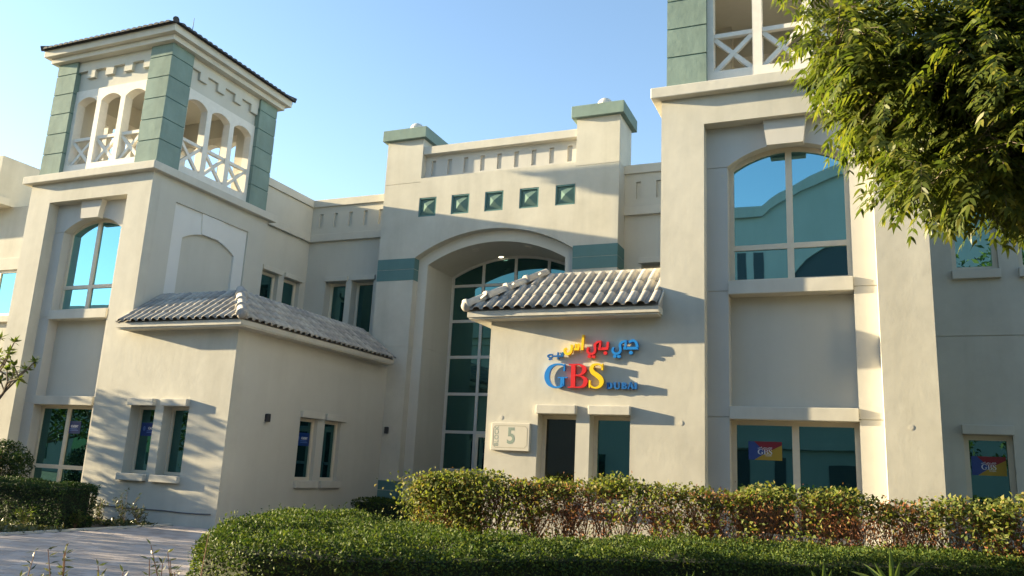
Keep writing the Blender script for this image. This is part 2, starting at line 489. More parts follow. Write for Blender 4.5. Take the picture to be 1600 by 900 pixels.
def cap_mesh(L, r):
    n = 8; vs = []
    for y, k in ((-.03, 1.22), (.05, 1.22), (.051, 1.0), (L, .92)):
        for t in range(n + 1):
            th = math.pi * (t / n) * 1.1 - .05 * math.pi
            vs.append((math.cos(th) * r * k, y, math.sin(th) * r * k))
    m_ = n + 1
    fs = [(a * m_ + t, (a + 1) * m_ + t, (a + 1) * m_ + t + 1, a * m_ + t + 1) for a in range(3) for t in range(n)]
    fs.append(tuple(range(m_)))
    return MB().add(vs, fs)

def put_mesh(name, me, mat4, parent, **kw):
    o = bpy.data.objects.new(name, me); o.matrix_world = mat4
    COL.objects.link(o); o.parent = parent
    for k, v in kw.items(): o[k] = v
    return o

E0, TOPD, ZE, ZTOP = .45, 1.0, 5.27, 6.36      # eave overhang, set-back and heights of the lean-to roof

def annex(side, rows, front_x, side_win=True, hidden_stuff=True):
    T, fl = side; WX = -8.15; EX = WX - E0; RX = -3.94; TX = WX + TOPD
    zb = GZ - .3
    # walls: front with openings, flank with openings
    w = MB(T, fl); th = .46
    zs0, zs1 = .97, 2.885
    xs = sorted(front_x); cuts = [WX] + [v for a in xs for v in a] + [-4.01]
    for k in range(0, len(cuts), 2): w.box(cuts[k], cuts[k + 1], F, F + th, zs0, zs1)
    w.box(WX, -4.01, F, F + th, zs1, 5.09); w.box(WX, -4.01, F, F + th, zb, zs0)
    part('annex_wall', w, M['render'], BLD)
    w = MB(lambda x, y, z: pt(side, y, x, z), not fl)
    sw = [(21.02, 21.93), (22.31, 23.22)] if side_win else []
    cuts = [F + th] + [v for a in sw for v in a] + [G]
    for k in range(0, len(cuts), 2): w.box(cuts[k], cuts[k + 1], WX, WX + .3, .95, 2.86)
    w.box(F + th, G, WX, WX + .3, 2.86, 5.09); w.box(F + th, G, WX, WX + .3, zb, .95)
    part('annex_wall', w, M['smooth'], BLD)
    fillb = MB(T, fl).box(WX + .3, -4.01, F + th, G, zb, 5.09)
    part('annex_core', fillb, M['smooth'], BLD)
    for a, b in xs:
        trim('lintel', side, a - .005, b + .02, F - .14, F + .05, 2.888, 3.09)
        trim('window_sill', side, a - .02, b + .06, F - .13, F + th - .12, .775, .968)
        window(side, a + .002, b - .002, .975, 2.88, F + th - .13, fw=.085, mat='glassb' if (side is TR and a < -6) else 'glassd', fmat='frame')
    Tm = (lambda x, y, z: pt(side, y, x, z), not fl)
    for a, b in sw:
        trim('lintel', side, a - .02, b + .2, WX - .10, WX + .05, 2.865, 3.08, Tm=Tm)
        trim('window_sill', side, a - .02, b + .2, WX - .10, WX + .12, .725, .945, Tm=Tm)
        window(side, a + .002, b - .002, .95, 2.855, WX + .13, fw=.10, mat='glassd', Tm=Tm)
    # eaves: slab with a small step, then the roof
    for i, (ov, z0, z1) in enumerate(((E0 - .035, 5.088, 5.13), (E0, 5.13, ZE))):
        f = MB(T, fl); f.box(WX - ov, RX - (.03 if i == 0 else 0), F - ov, F + .02, z0, z1)
        f.box(WX - ov, WX + .02, F + .02, 25.5, z0, z1)
        part('eave_fascia', f, M['trim'], BLD)
    d = MB(T, fl)
    zf = ZE + .005
    d.add([(EX, F - E0, zf), (RX, F - E0, zf), (RX, F + TOPD, ZTOP), (TX, F + TOPD, ZTOP), (TX, 25.5, ZTOP), (EX, 25.5, zf)],
          [(0, 1, 2, 3), (0, 3, 4, 5)])
    d.add([(EX, 25.5, zf), (TX, 25.5, ZTOP), (TX, 25.5, zf)], [(0, 1, 2)])
    d.add([(RX, F - E0, zf), (RX, F, zf), (RX, F, zf + (ZTOP - zf) * E0 / (E0 + TOPD))], [(0, 1, 2)])
    d.box(TX + .1, -4.012, F + TOPD + .12, 25.4, 5.3, ZTOP - .02)
    roof = part('lean_to_roof', d, M['tile'], BLD)
    fl_ = MB(T, fl); fl_.box(TX - .02, -4.012, F + TOPD - .02, F + TOPD + .12, ZTOP - .05, ZTOP + .13); fl_.box(TX - .02, TX + .12, F + TOPD + .12, 25.5, ZTOP - .05, ZTOP + .13)
    part('roof_upstand', fl_, M['trim'], BLD)
    # verge board at the tower end
    vb = MB(lambda x, y, z: pt(side, y, x, z), not fl)
    sl_ = (ZTOP - zf) / (E0 + TOPD)
    vb.prism([(F - E0 - .02, zf), (F - .002, zf + sl_ * E0), (F - .002, zf + sl_ * E0 + .10), (F - E0 - .02, zf + .06)][::1], RX - .001, RX + .025)
    part('verge_board', vb, M['trim'], BLD)
    # tiles
    run = E0 + TOPD; rise = ZTOP - ZE; SL = math.hypot(run, rise); ang = math.atan2(rise, run)
    wt = .268; ex = SL / rows
    me = tile_mesh(wt, ex + .04).mesh('roof_tile'); me.materials.append(M['tile'])
    me.polygons.foreach_set('use_smooth', [True] * len(me.polygons))
    mirror = Matrix.Diagonal((-1, 1, 1, 1)) if side is TL else Matrix.Identity(4)
    zt = (lambda z: TLm(0, 0, z)[2]) if side is TL else (lambda z: z)
    hid = MB()
    # front slope
    nx = int((RX - EX) / wt) + 1
    up = Matrix.Rotation(ang, 4, 'X')
    for r in range(rows):
        s0 = r * ex
        y = F - E0 - .05 + s0 * math.cos(ang); z = ZE + .03 + s0 * math.sin(ang)
        for i in range(nx):
            x = RX - .02 - wt * .5 - i * wt
            if x - wt * .35 < EX + (y - (F - E0)) + .02: continue
            wx = AX - x if side is TL else x
            j = random.uniform(-.004, .004)
            mat = Matrix.Translation((wx, y + j, zt(z) + random.uniform(0, .004))) @ up @ Matrix.Rotation(random.uniform(-.008, .008), 4, 'Z')
            put_mesh('roof_tile', me, mat, roof)
    # inner flank slope
    rot = Matrix.Rotation(-math.pi / 2 if side is TR else math.pi / 2, 4, 'Z')
    ny = int((25.5 - (F - E0)) / wt) + 1
    for r in range(rows):
        s0 = r * ex
        x = EX - .05 + s0 * math.cos(ang); z = ZE + .03 + s0 * math.sin(ang)
        for i in range(ny):
            y = 25.5 - .01 - wt * .5 - i * wt
            if y - wt * .35 < F - E0 + (x - EX) + .02: continue
            wx = AX - x if side is TL else x
            mat = Matrix.Translation((wx, y, zt(z) + random.uniform(0, .004))) @ rot @ up
            if side is TL: put_mesh('roof_tile', me, mat, roof)
            else:
                hid.add([tuple(mat @ v.co) for v in me.vertices], [tuple(p.vertices) for p in me.polygons])
    if hid.v: part('roof_tile_field', hid, M['tile'], roof, kind='stuff', smooth=True)
    # hip caps
    a = Vector(pt(side, EX - .02, F - E0 - .02, ZE + .13)); b = Vector(pt(side, TX, F + TOPD, ZTOP + .12))
    dv = b - a; nc = 4; Lc = dv.length / nc
    cme = cap_mesh(Lc + .04, .145).mesh('hip_tile'); cme.materials.append(M['tile'])
    cme.polygons.foreach_set('use_smooth', [True] * len(cme.polygons))
    yv = dv.normalized(); xv = yv.cross(Vector((0, 0, 1))).normalized(); zv = xv.cross(yv)
    Rm = Matrix((xv, yv, zv)).transposed().to_4x4()
    for k in range(nc): put_mesh('hip_tile', cme, Matrix.Translation(a + yv * Lc * k) @ Rm, roof)
    kn = bpy.data.meshes.new('hip_end'); 
    kb = MB(); n1, n2 = 6, 10
    for i in range(n1 + 1):
        for j in range(n2):
            t = math.pi * i / n1; ph = 2 * math.pi * j / n2
            kb.v.append(tuple(a + Vector((math.sin(t) * math.cos(ph), math.sin(t) * math.sin(ph), math.cos(t))) * .14))
    kb.f = [(i * n2 + j, (i + 1) * n2 + j, (i + 1) * n2 + (j + 1) % n2, i * n2 + (j + 1) % n2) for i in range(n1) for j in range(n2)]
    part('hip_end', kb, M['tile'], roof, smooth=True)

annex(TR, 3, [(-6.84, -5.91), (-5.585, -4.65)])
annex(TL, 4, [(AX + 19.56, AX + 18.615), (AX + 18.295, AX + 17.355)][::1] and [(-24.08 + 18.615, -24.08 + 19.56), (-24.08 + 17.355, -24.08 + 18.295)])

# ---- entrance block
CX = -12.0
PX = [(-16.72, -15.13), (-8.87, -7.28)]
for i, (a, b) in enumerate(PX):
    zc = [GZ - .3, 4.36, 5.83, 12.20, 14.0]
    core = part('pier', MB().box(a + .02, b - .02, G + .02, G + 1.55, GZ - .3, 14.0), M['trim'], BLD)
    for z0, z1 in zip(zc[:-1], zc[1:]):
        part('pier_panel', MB().box(a, b, G, G + 1.56, z0 + .008, z1 - .008), M['render'], core)
    for z0, z1 in ((8.335, 8.75), (8.765, 9.18), (GZ - .3, .01), (.025, .335), (.35, .66), (.675, 1.0)):
        dz = .09 * i if z0 > 2 else 0
        part('green_band', MB().box(a - .006, b + .006, G - .012, G + 1.57, z0 + dz, z1 + dz), M['greend'], BLD)
    trim('pier_cap', TR, a - .17, b + .17, G - .17, 27.58, 13.985, 14.43, 'green')
    ball = MB(); n1, n2 = 12, 20; c = Vector(((a + b) / 2, G + .78, 14.74))
    for k in range(n1 + 1):
        for j in range(n2):
            t = math.pi * k / n1; ph = 2 * math.pi * j / n2
            ball.v.append(tuple(c + Vector((math.sin(t) * math.cos(ph), math.sin(t) * math.sin(ph), math.cos(t))) * .30))
    ball.f = [(k * n2 + j, (k + 1) * n2 + j, (k + 1) * n2 + (j + 1) % n2, k * n2 + (j + 1) % n2) for k in range(n1) for j in range(n2)]
    ball.box(c.x - .1, c.x + .1, c.y - .1, c.y + .1, 14.42, 14.5)
    part('ball_finial', ball, M['pale'], BLD, smooth=False)
# wall over the arch, with square holes for the green tiles
xa, xb = -15.13, -8.87
outer = circ(CX, 3.13, 9.19, .935); inner = circ(CX, 2.74, 8.97, .75)
w = MB(); yb = G + .34
w.arch(xa, xb, outer, 10.79, G, yb, 36)
cen = [CX + (k - 2) * 1.383 + .01 for k in range(5)]
cuts = [xa] + [v for c in cen for v in (c - .372, c + .372)] + [xb]
for k in range(0, len(cuts), 2): w.box(cuts[k], cuts[k + 1], G, yb, 10.79, 11.55)
w.box(xa, xb, G, yb, 11.55, 12.35)
part('entrance_wall', w, M['render'], BLD)
for c in cen:
    p = MB(); z0, z1 = 10.79, 11.55
    p.box(c - .372, c + .372, G + .08, G + .2, z0, z1)
    fr = .055; yo = G + .012
    for q in ((c - .372, c - .372 + fr, z0, z1), (c + .372 - fr, c + .372, z0, z1), (c - .372 + fr, c + .372 - fr, z0, z0 + fr), (c - .372 + fr, c + .372 - fr, z1 - fr, z1)):
        p.box(q[0], q[1], yo, G + .08, q[2], q[3])
    o = part('square_ornament', p, M['greend'], BLD)
    p = MB(); e = .302; zc = (z0 + z1) / 2
    p.add([(c - e, G + .078, zc - e), (c + e, G + .078, zc - e), (c + e, G + .078, zc + e), (c - e, G + .078, zc + e), (c, G - .03, zc)],
          [(0, 1, 4), (1, 2, 4), (2, 3, 4), (3, 0, 4)])
    part('pyramid_boss', p, M['sagegreen'], o)
# inner arched ring and deep barrel
GY = 28.3
w = MB(); r0, r1 = G + .34, GY + .2
w.arch(CX - 2.74, CX + 2.74, inner, 10.4, r0, r1, 36)
for z0, z1 in ((GZ - .3, 4.36), (4.375, 5.83), (5.845, 8.97)):
    w.box(xa - .3, CX - 2.74, r0, r1, z0, z1); w.box(CX + 2.74, xb + .3, r0, r1, z0, z1)
w.box(xa - .3, CX - 2.74, r0, r1, 8.97, 10.4); w.box(CX + 2.74, xb + .3, r0, r1, 8.97, 10.4)
part('porch_wall', w, M['smooth'], BLD)
w = MB(); w.box(xa - .3, CX - 2.755, r0 + .015, r1, GZ, 8.97); w.box(CX + 2.755, xb + .3, r0 + .015, r1, GZ, 8.97)
part('joint_backing', w, M['trim'], BLD)
# parapet with slots over the entrance
def slotted(x0, x1, y, z0, z1, cs, hw, s0, s1, dep=.09, mat='cream'):
    w = MB(); cuts = [x0] + [v for c in cs for v in (c - hw, c + hw)] + [x1]
    for k in range(0, len(cuts), 2): w.box(cuts[k], cuts[k + 1], y, y + dep, s0, s1)
    w.box(x0, x1, y, y + dep, z0, s0); w.box(x0, x1, y, y + dep, s1, z1); w.box(x0, x1, y + dep, y + .35, z0, z1)
    return part('slotted_parapet', w, M[mat], BLD)
slotted(xa, xb, G + .30, 12.35, 13.34, [-14.78 + .695 * k for k in range(9)], .09, 12.53, 13.14)
part('parapet_ledge', MB().box(xa, xb, G + .2, G + .3, 12.0, 12.348), M['render'], BLD)
trim('coping', TR, xa + .001, xb - .001, G + .05, G + .66, 13.34, 13.65)
part('entrance_core', MB().box(xa, xb, yb, G + 1.5, 10.41, 12.34), M['smooth'], BLD)
# glazed entrance screen
cw = MB(); fw = .055
xs = [CX - 2.74 + 1.37 * k for k in range(5)]; zs = [GZ, 1.47, 2.89, 4.33, 5.76, 7.18, 8.60]
ga = lambda x: inner(x)
for k, x in enumerate(xs):
    x_ = min(max(x, xs[0] + fw), xs[-1] - fw)
    cw.box(x_ - fw, x_ + fw, GY - .05, GY + .06, GZ, ga(x_) - .0)
for z in zs[1:]:
    for a, b in zip(xs[:-1], xs[1:]): cw.box(a + fw, b - fw, GY - .045, GY + .06, z - fw, z + fw)
n = 30
for i in range(n):
    a = xs[0] + 5.48 * i / n; b = xs[0] + 5.48 * (i + 1) / n
    cw.prism([(a, ga(a) - .10), (b, ga(b) - .10), (b, ga(b) + .02), (a, ga(a) + .02)], GY - .048, GY + .06)
screen = part('glazed_screen', cw, M['frameg'], BLD)
for i, (a, b) in enumerate(zip(xs[:-1], xs[1:])):
    for j in range(len(zs)):
        p = MB()
        if j == len(zs) - 1:
            k = 8; top = [(b - fw + (a - b + 2 * fw) * t / k, ga(b - fw + (a - b + 2 * fw) * t / k) - .09) for t in range(k + 1)]
            p.prism([(a + fw, zs[j] + fw), (b - fw, zs[j] + fw)] + top, GY, GY + .02)
        else:
            if i in (1, 2) and j < 2: continue
            p.box(a + fw, b - fw, GY, GY + .02, zs[j] + fw, zs[j + 1] - fw)
        part('pane', p, M['glassd'], screen)
for i in (1, 2):
    a, b = xs[i] + fw, xs[i + 1] - fw
    dr = MB(); dr.box(a, a + .1, GY - .03, GY + .03, GZ, 2.83); dr.box(b - .1, b, GY - .03, GY + .03, GZ, 2.83); dr.box(a + .1, b - .1, GY - .03, GY + .03, 2.72, 2.83); dr.box(a + .1, b - .1, GY - .03, GY + .03, GZ, GZ + .2)
    dd = part('entrance_door', dr, M['frame'], BLD)
    part('pane', MB().box(a + .1, b - .1, GY, GY + .02, GZ + .2, 2.72), M['glassd'], dd)
    hx = b - .16 if i == 1 else a + .16
    part('door_handle', MB().tube((hx, GY - .08, .7), (hx, GY - .08, 1.5), .018, None, 6), M['dark'], dd)
# downlights in the porch vault
mt, nn, bb = new_mat('lamp_glow'); bb.inputs['Emission Color'].default_value = (1, .9, .62, 1); bb.inputs['Emission Strength'].default_value = .6; bb.inputs['Base Color'].default_value = (.8, .78, .7, 1)
M['glow'] = mt
for x, lit in ((-12.58, True), (-13.05, False), (-10.9, False)):
    y = 28.08 if lit else 26.75
    z = inner(x); mb = MB(); n = 18
    tilt = -(x - CX) / math.sqrt(max(1, 5.4 ** 2 - (x - CX) ** 2))
    ring = [(x + .13 * math.cos(2 * math.pi * i / n), y + .13 * math.sin(2 * math.pi * i / n), z - .035 + tilt * .13 * math.cos(2 * math.pi * i / n)) for i in range(n)]
    mb.add(ring + [(a, b, c + .06) for a, b, c in ring], [tuple(range(n))[::-1]] + [(i, (i + 1) % n, (i + 1) % n + n, i + n) for i in range(n)])
    dl = part('downlight', mb, M['pale'], BLD)
    if lit:
        part('lamp_disc', MB().add([(a * .8 + x * .2, b * .8 + y * .2, (c - z) * .8 + z - .012) for a, b, c in ring], [tuple(range(n))[::-1]]), M['glow'], dl)

# ---- back wings between towers and entrance block
BY = 26.7; SX = -20.68
def back(side):
    T, fl = side; sx = AX - SX if side is TR else None
    x0, x1 = -7.28, -3.4           # right-hand coordinates
    w = MB(T, fl); xs = [(-6.66, -5.65), (-5.38, -4.39)]
    th = .55
    cuts = [x0 - 0.3] + [v for a in xs for v in a] + [x1]
    for k in range(0, len(cuts), 2): w.box(cuts[k], cuts[k + 1], BY, BY + th, 6.55, 8.72)
    w.box(x0 - .3, x1, BY, BY + th, 8.72, 12.2); w.box(x0 - .3, x1, BY, BY + th, GZ, 6.55)
    part('wing_wall', w, M['smooth'], BLD)
    slw = MB(T, fl); cs = [-6.78 + .715 * k for k in range(5)]
    cuts = [x0] + [v for c in cs for v in (c - .085, c + .085)] + [x1 + .01]
    for k in range(0, len(cuts), 2): slw.box(cuts[k], cuts[k + 1], BY - .08, BY, 11.06, 11.69)
    slw.box(x0, x1 + .01, BY - .08, BY, 10.6, 11.06); slw.box(x0, x1 + .01, BY - .08, BY, 11.69, 12.0)
    part('slotted_parapet', slw, M['smooth'], BLD)
    trim('coping', side, x0, x1 + .3, BY - .16, BY + .5, 11.99, 12.31)
    trim('wing_ledge', side, x0, x1 + .012, BY - .16, BY, 10.46, 10.78)
    for a, b in xs:
        trim('lintel', side, a - .09, b + .02, BY - .10, BY + .05, 8.725, 8.92)
        window(side, a + .002, b - .002, 6.56, 8.72, BY + .38, fw=.10, mat='glassd')
    # flank wall running back from the tower
    Tm = (lambda x, y, z: pt(side, y, x, z), not fl); q = x1
    w = MB(*Tm); ys = [(24.0, 25.0), (25.33, 26.33)]; y0 = F + 5.0
    cuts = [y0] + [v for a in ys for v in a] + [BY + .3]
    for k in range(0, len(cuts), 2): w.box(cuts[k], cuts[k + 1], q, q + .5, 6.7, 8.66)
    w.box(y0, BY + .3, q, q + .5, 8.66, 12.2); w.box(y0, BY + .3, q, q + .5, GZ, 6.7)
    part('wing_wall', w, M['smooth'], BLD)
    part('slotted_parapet', MB(*Tm).box(y0, BY - .08, q - .06, q, 10.78, 12.0), M['smooth'], BLD)
    trim('coping', side, y0, BY - .16, q - .14, q + .5, 11.992, 12.312, Tm=Tm)
    trim('wing_ledge', side, y0, BY - .16, q - .14, q, 10.462, 10.782, Tm=Tm)
    for a, b in ys:
        trim('lintel', side, a - .02, b + .12, q - .1, q + .05, 8.665, 8.85, Tm=Tm)
        window(side, a + .002, b - .002, 6.7, 8.65, q + .18, fw=.12, mat='glassd', Tm=Tm)
back(TR); back(TL)

# ---- outer wings beyond the towers
WY = 20.6
w = MB(); xs = [(2.14, 3.07), (3.46, 4.40)]; lx = [(2.12, 3.07)]
cuts = [1.0] + [v for a in xs for v in a] + [14]
for k in range(0, len(cuts), 2): w.box(cuts[k], cuts[k + 1], WY, WY + .5, 6.54, 8.9)
w.box(1.0, 14, WY, WY + .5, 8.9, 12.0); w.box(1.0, 14, WY, WY + .5, 5.03, 6.54)
w.box(1.0, 14, WY + .02, WY + .5, 5.01, 5.03)
cuts = [1.0] + [v for a in lx for v in a] + [14]
for k in range(0, len(cuts), 2): w.box(cuts[k], cuts[k + 1], WY, WY + .5, .6, 2.83)
w.box(1.0, 14, WY, WY + .5, 2.83, 5.01); w.box(1.0, 14, WY, WY + .5, GZ - .3, .6)
part('wing_wall', w, M['render'], BLD)
for a, b in xs:
    trim('window_sill', TR, a - .02, b + .02, WY - .11, WY + .3, 6.325, 6.538)
    trim('lintel', TR, a - .02, b + .02, WY - .11, WY + .05, 8.905, 9.1)
    window(TR, a + .002, b - .002, 6.54, 8.9, WY + .12, fw=.10)
for a, b in lx:
    trim('lintel', TR, a - .02, b + .02, WY - .11, WY + .05, 2.835, 3.04)
    window(TR, a + .002, b - .002, .62, 2.828, WY + .12, fw=.11, mat='glassd')
w = MB(); w.box(-44, -29.9, 21.3, 22.5, GZ, 11.05); w.box(-29.9, -25.2, 21.5, 22.5, GZ, 11.05); w.box(-44, -31.45, 20.5, 24.2, 11.05, 13.0)
part('wing_wall', w, M['render'], BLD)
trim('coping', TR, -44, -31.3, 20.4, 21.0, 11.0, 11.3)
trim('lintel', TR, -33, -29.45, 21.15, 21.6, 8.35, 8.85)
trim('window_sill', TR, -33, -29.45, 21.15, 21.6, 6.25, 6.5)
window(TR, -33, -29.85, 6.5, 8.35, 21.22, cols=[-31.4], fw=.10)
trim('window_jamb', TR, -29.85, -29.45, 21.15, 21.6, 6.5, 8.35)
# ------------------------------------------------------------------ ground, path, planting beds
def ground_mat(name, a, b_, c_, scale=1.5):
    mt, n, b = new_mat(name)
    tc = n.nodes.new('ShaderNodeTexCoord').outputs['Object']
    t1 = noise(n, scale, 8, 0.7, tc); t2 = noise(n, 40, 4, 0.7, tc)
    c = ramp(n, t1.outputs[0], [(0.3, a), (0.55, b_), (0.75, c_)]).outputs[0]
    c = mixc(n, 1.0, c, ramp(n, t2.outputs[0], [(0.3, (.7, .7, .7)), (0.7, (1.2, 1.2, 1.2))]).outputs[0], 'MULTIPLY')
    n.links.new(c, b.inputs['Base Color']); b.inputs['Roughness'].default_value = 0.95
    bp = n.nodes.new('ShaderNodeBump'); bp.inputs['Strength'].default_value = 0.6; bp.inputs['Distance'].default_value = 0.03
    n.links.new(t2.outputs[0], bp.inputs['Height']); n.links.new(bp.outputs[0], b.inputs['Normal'])
    return mt
M['sand'] = ground_mat('sandy_ground', (.10, .10, .085), (.14, .135, .115), (.18, .17, .145), .4)
M['soil'] = ground_mat('garden_soil', (.10, .075, .055), (.17, .13, .095), (.26, .21, .15), 3)
def sheet(name, x0, x1, y0, y1, z, mat, kind='structure', n=1):
    v = [(x0 + (x1 - x0) * i / n, y0 + (y1 - y0) * j / n, z) for j in range(n + 1) for i in range(n + 1)]
    f = [(j * (n + 1) + i, j * (n + 1) + i + 1, (j + 1) * (n + 1) + i + 1, (j + 1) * (n + 1) + i) for j in range(n) for i in range(n)]
    return part(name, MB().add(v, f), mat, kind=kind)
sheet('ground', -1500, 1500, -1500, 1500, GZ - .02, M['sand'])
sheet('planting_bed', -60, -17.42, 12.0, 21.0, GZ - .008, M['soil'])
sheet('planting_bed', -9.0, 14.0, 4.5, 20.5, GZ - .008, M['soil'])
# paved path of small blocks
mt, n_, b_ = new_mat('paving_blocks')
ge = n_.nodes.new('ShaderNodeNewGeometry'); oi = n_.nodes.new('ShaderNodeObjectInfo')
ad = n_.nodes.new('ShaderNodeMath'); ad.operation = 'ADD'; n_.links.new(ge.outputs['Random Per Island'], ad.inputs[0]); n_.links.new(oi.outputs['Random'], ad.inputs[1])
fr_ = n_.nodes.new('ShaderNodeMath'); fr_.operation = 'FRACT'; n_.links.new(ad.outputs[0], fr_.inputs[0])
tc = n_.nodes.new('ShaderNodeTexCoord').outputs['Object']; tn = noise(n_, 1.1, 6, .65, tc)
c = ramp(n_, fr_.outputs[0], [(0, (.40, .335, .30)), (.5, (.47, .40, .365)), (1, (.54, .47, .435))]).outputs[0]
c = mixc(n_, 1.0, c, ramp(n_, tn.outputs[0], [(.3, (.75, .75, .75)), (.7, (1.12, 1.1, 1.08))]).outputs[0], 'MULTIPLY')
n_.links.new(c, b_.inputs['Base Color']); b_.inputs['Roughness'].default_value = .85
M['paver'] = mt
M['joint'] = ground_mat('joint_sand', (.15, .125, .10), (.19, .16, .125), (.23, .19, .15), 4)
path = sheet('path', -17.4, -6.0, 1.0, G + 2.3, GZ - .004, M['joint'])
L_, W_ = .40, .20
cells = []
y = 5.0; row = 0
while y < 18.2:
    x = -17.38 + (row % 2) * L_ / 2
    while x < -8.2:
        if x + L_ < -17.38 + 9.2: cells.append((x, y))
        x += L_
    y += W_; row += 1
def seen(c):      # in front of the camera, within the lower left of the picture
    v = Vector((c[0], c[1], GZ - 1.6)); q = (r_.dot(v), d_.dot(v), f_.dot(v))
    if q[2] < 1: return None
    u = 800 + 1272.9 * q[0] / q[2]; w_ = 450 + 1272.9 * q[1] / q[2]
    return (q[2] if -20 < u < 330 and w_ < 905 else None)
near = sorted([(seen(c), c) for c in cells if seen(c)])[:290]
nearset = set(c for _, c in near)
pm = MB().box(.004, L_ - .004, .004, W_ - .004, -.05, .012).mesh('paving_block'); pm.materials.append(M['paver'])
for _, (x, y) in near:
    put_mesh('paving_block', pm, Matrix.Translation((x, y, GZ + random.uniform(-.002, .002))) @ Matrix.Rotation(random.uniform(-.006, .006), 4, 'Z'), path)
rest = MB()
for c_ in cells:
    if c_ in nearset: continue
    h = GZ + .012 + random.uniform(-.002, .002)
    rest.box(c_[0] + .004, c_[0] + L_ - .004, c_[1] + .004, c_[1] + W_ - .004, GZ - .03, h)
part('paving_block_field', rest, M['paver'], path, kind='stuff')
kb = MB()
for k in range(14): kb.box(-17.52, -17.40, 4.0 + k * 1.0 + .005, 5.0 + k * 1.0 - .005, GZ - .2, GZ + .05)
part('kerb', kb, M['pale'], kind='structure')

# thin cable pinned along the foot of the left annex
cb = MB(); pts = [(-23.4, F - .02, .06)] + [(-20.5 + .55 * k, F - .025, .02 + .012 * math.sin(k * 1.7)) for k in range(9)]
for a, b in zip(pts[:-1], pts[1:]): cb.tube(a, b, .016, None, 5)
part('cable', cb, M['dark'], label='dark thin cable running along the foot of the left annex wall', cat='cable')

# ------------------------------------------------------------------ signs
def sign_mat(name, col, rough=.35): return plain(name, col, rough, var=.02, scale=3, spec=.5)
M['blue'] = sign_mat('blue_letter', (.010, .20, .60)); M['red'] = sign_mat('red_letter', (.62, .018, .022)); M['yellow'] = sign_mat('yellow_letter', (.86, .56, .010))
M['navy'] = sign_mat('small_blue_letter', (.012, .12, .38))
def smooth_path(P, sub=6):
    """Catmull-Rom through (x,y,w)"""
    P = [np.array(p, float) for p in P]; out = []
    Q = [2 * P[0] - P[1]] + P + [2 * P[-1] - P[-2]]
    for i in range(1, len(Q) - 2):
        for k in range(sub):
            t = k / sub; a, b, c, d = Q[i - 1:i + 3]
            out.append(.5 * ((2 * b) + (c - a) * t + (2 * a - 5 * b + 4 * c - d) * t * t + (3 * b - a - 3 * c + d) * t ** 3))
    out.append(P[-1]); return out
def ribbon(mb, P, mp, y0, y1, curve=True):
    pts = smooth_path(P) if curve and len(P) > 2 else [np.array(p, float) for p in P]
    n = len(pts); vs = []
    for i, p in enumerate(pts):
        a = pts[max(i - 1, 0)]; b = pts[min(i + 1, n - 1)]
        d = (b - a)[:2]; d = d / (np.linalg.norm(d) + 1e-9); q = np.array([-d[1], d[0]]) * p[2] / 2
        for s_ in (1, -1):
            X, Z = mp(p[0] + q[0] * s_, p[1] + q[1] * s_)
            vs += [(X, y0, Z), (X, y1, Z)]
    fs = []
    for i in range(n - 1):
        a = 4 * i; b = a + 4
        fs += [(a, a + 2, b + 2, b), (a + 1, b + 1, b + 3, a + 3), (a, b, b + 1, a + 1), (a + 2, a + 3, b + 3, b + 2)]
    fs += [(0, 1, 3, 2), (4 * n - 4, 4 * n - 2, 4 * n - 1, 4 * n - 3)]
    return mb.add(vs, fs)
def disc(mb, cx, cy, r, mp, y0, y1, n=14):
    vs = []
    for y in (y0, y1):
        for k in range(n):
            X, Z = mp(cx + r * math.cos(2 * math.pi * k / n), cy + r * math.sin(2 * math.pi * k / n)); vs.append((X, y, Z))
    return mb.add(vs, [tuple(range(n)), tuple(range(2 * n - 1, n - 1, -1))] + [(i, i + n, (i + 1) % n + n, (i + 1) % n) for i in range(n)])
SM = lambda x, y: (-6.855 + x * .001866, 4.887 - y * .001778)
Y0, Y1 = F - .115, F - .03
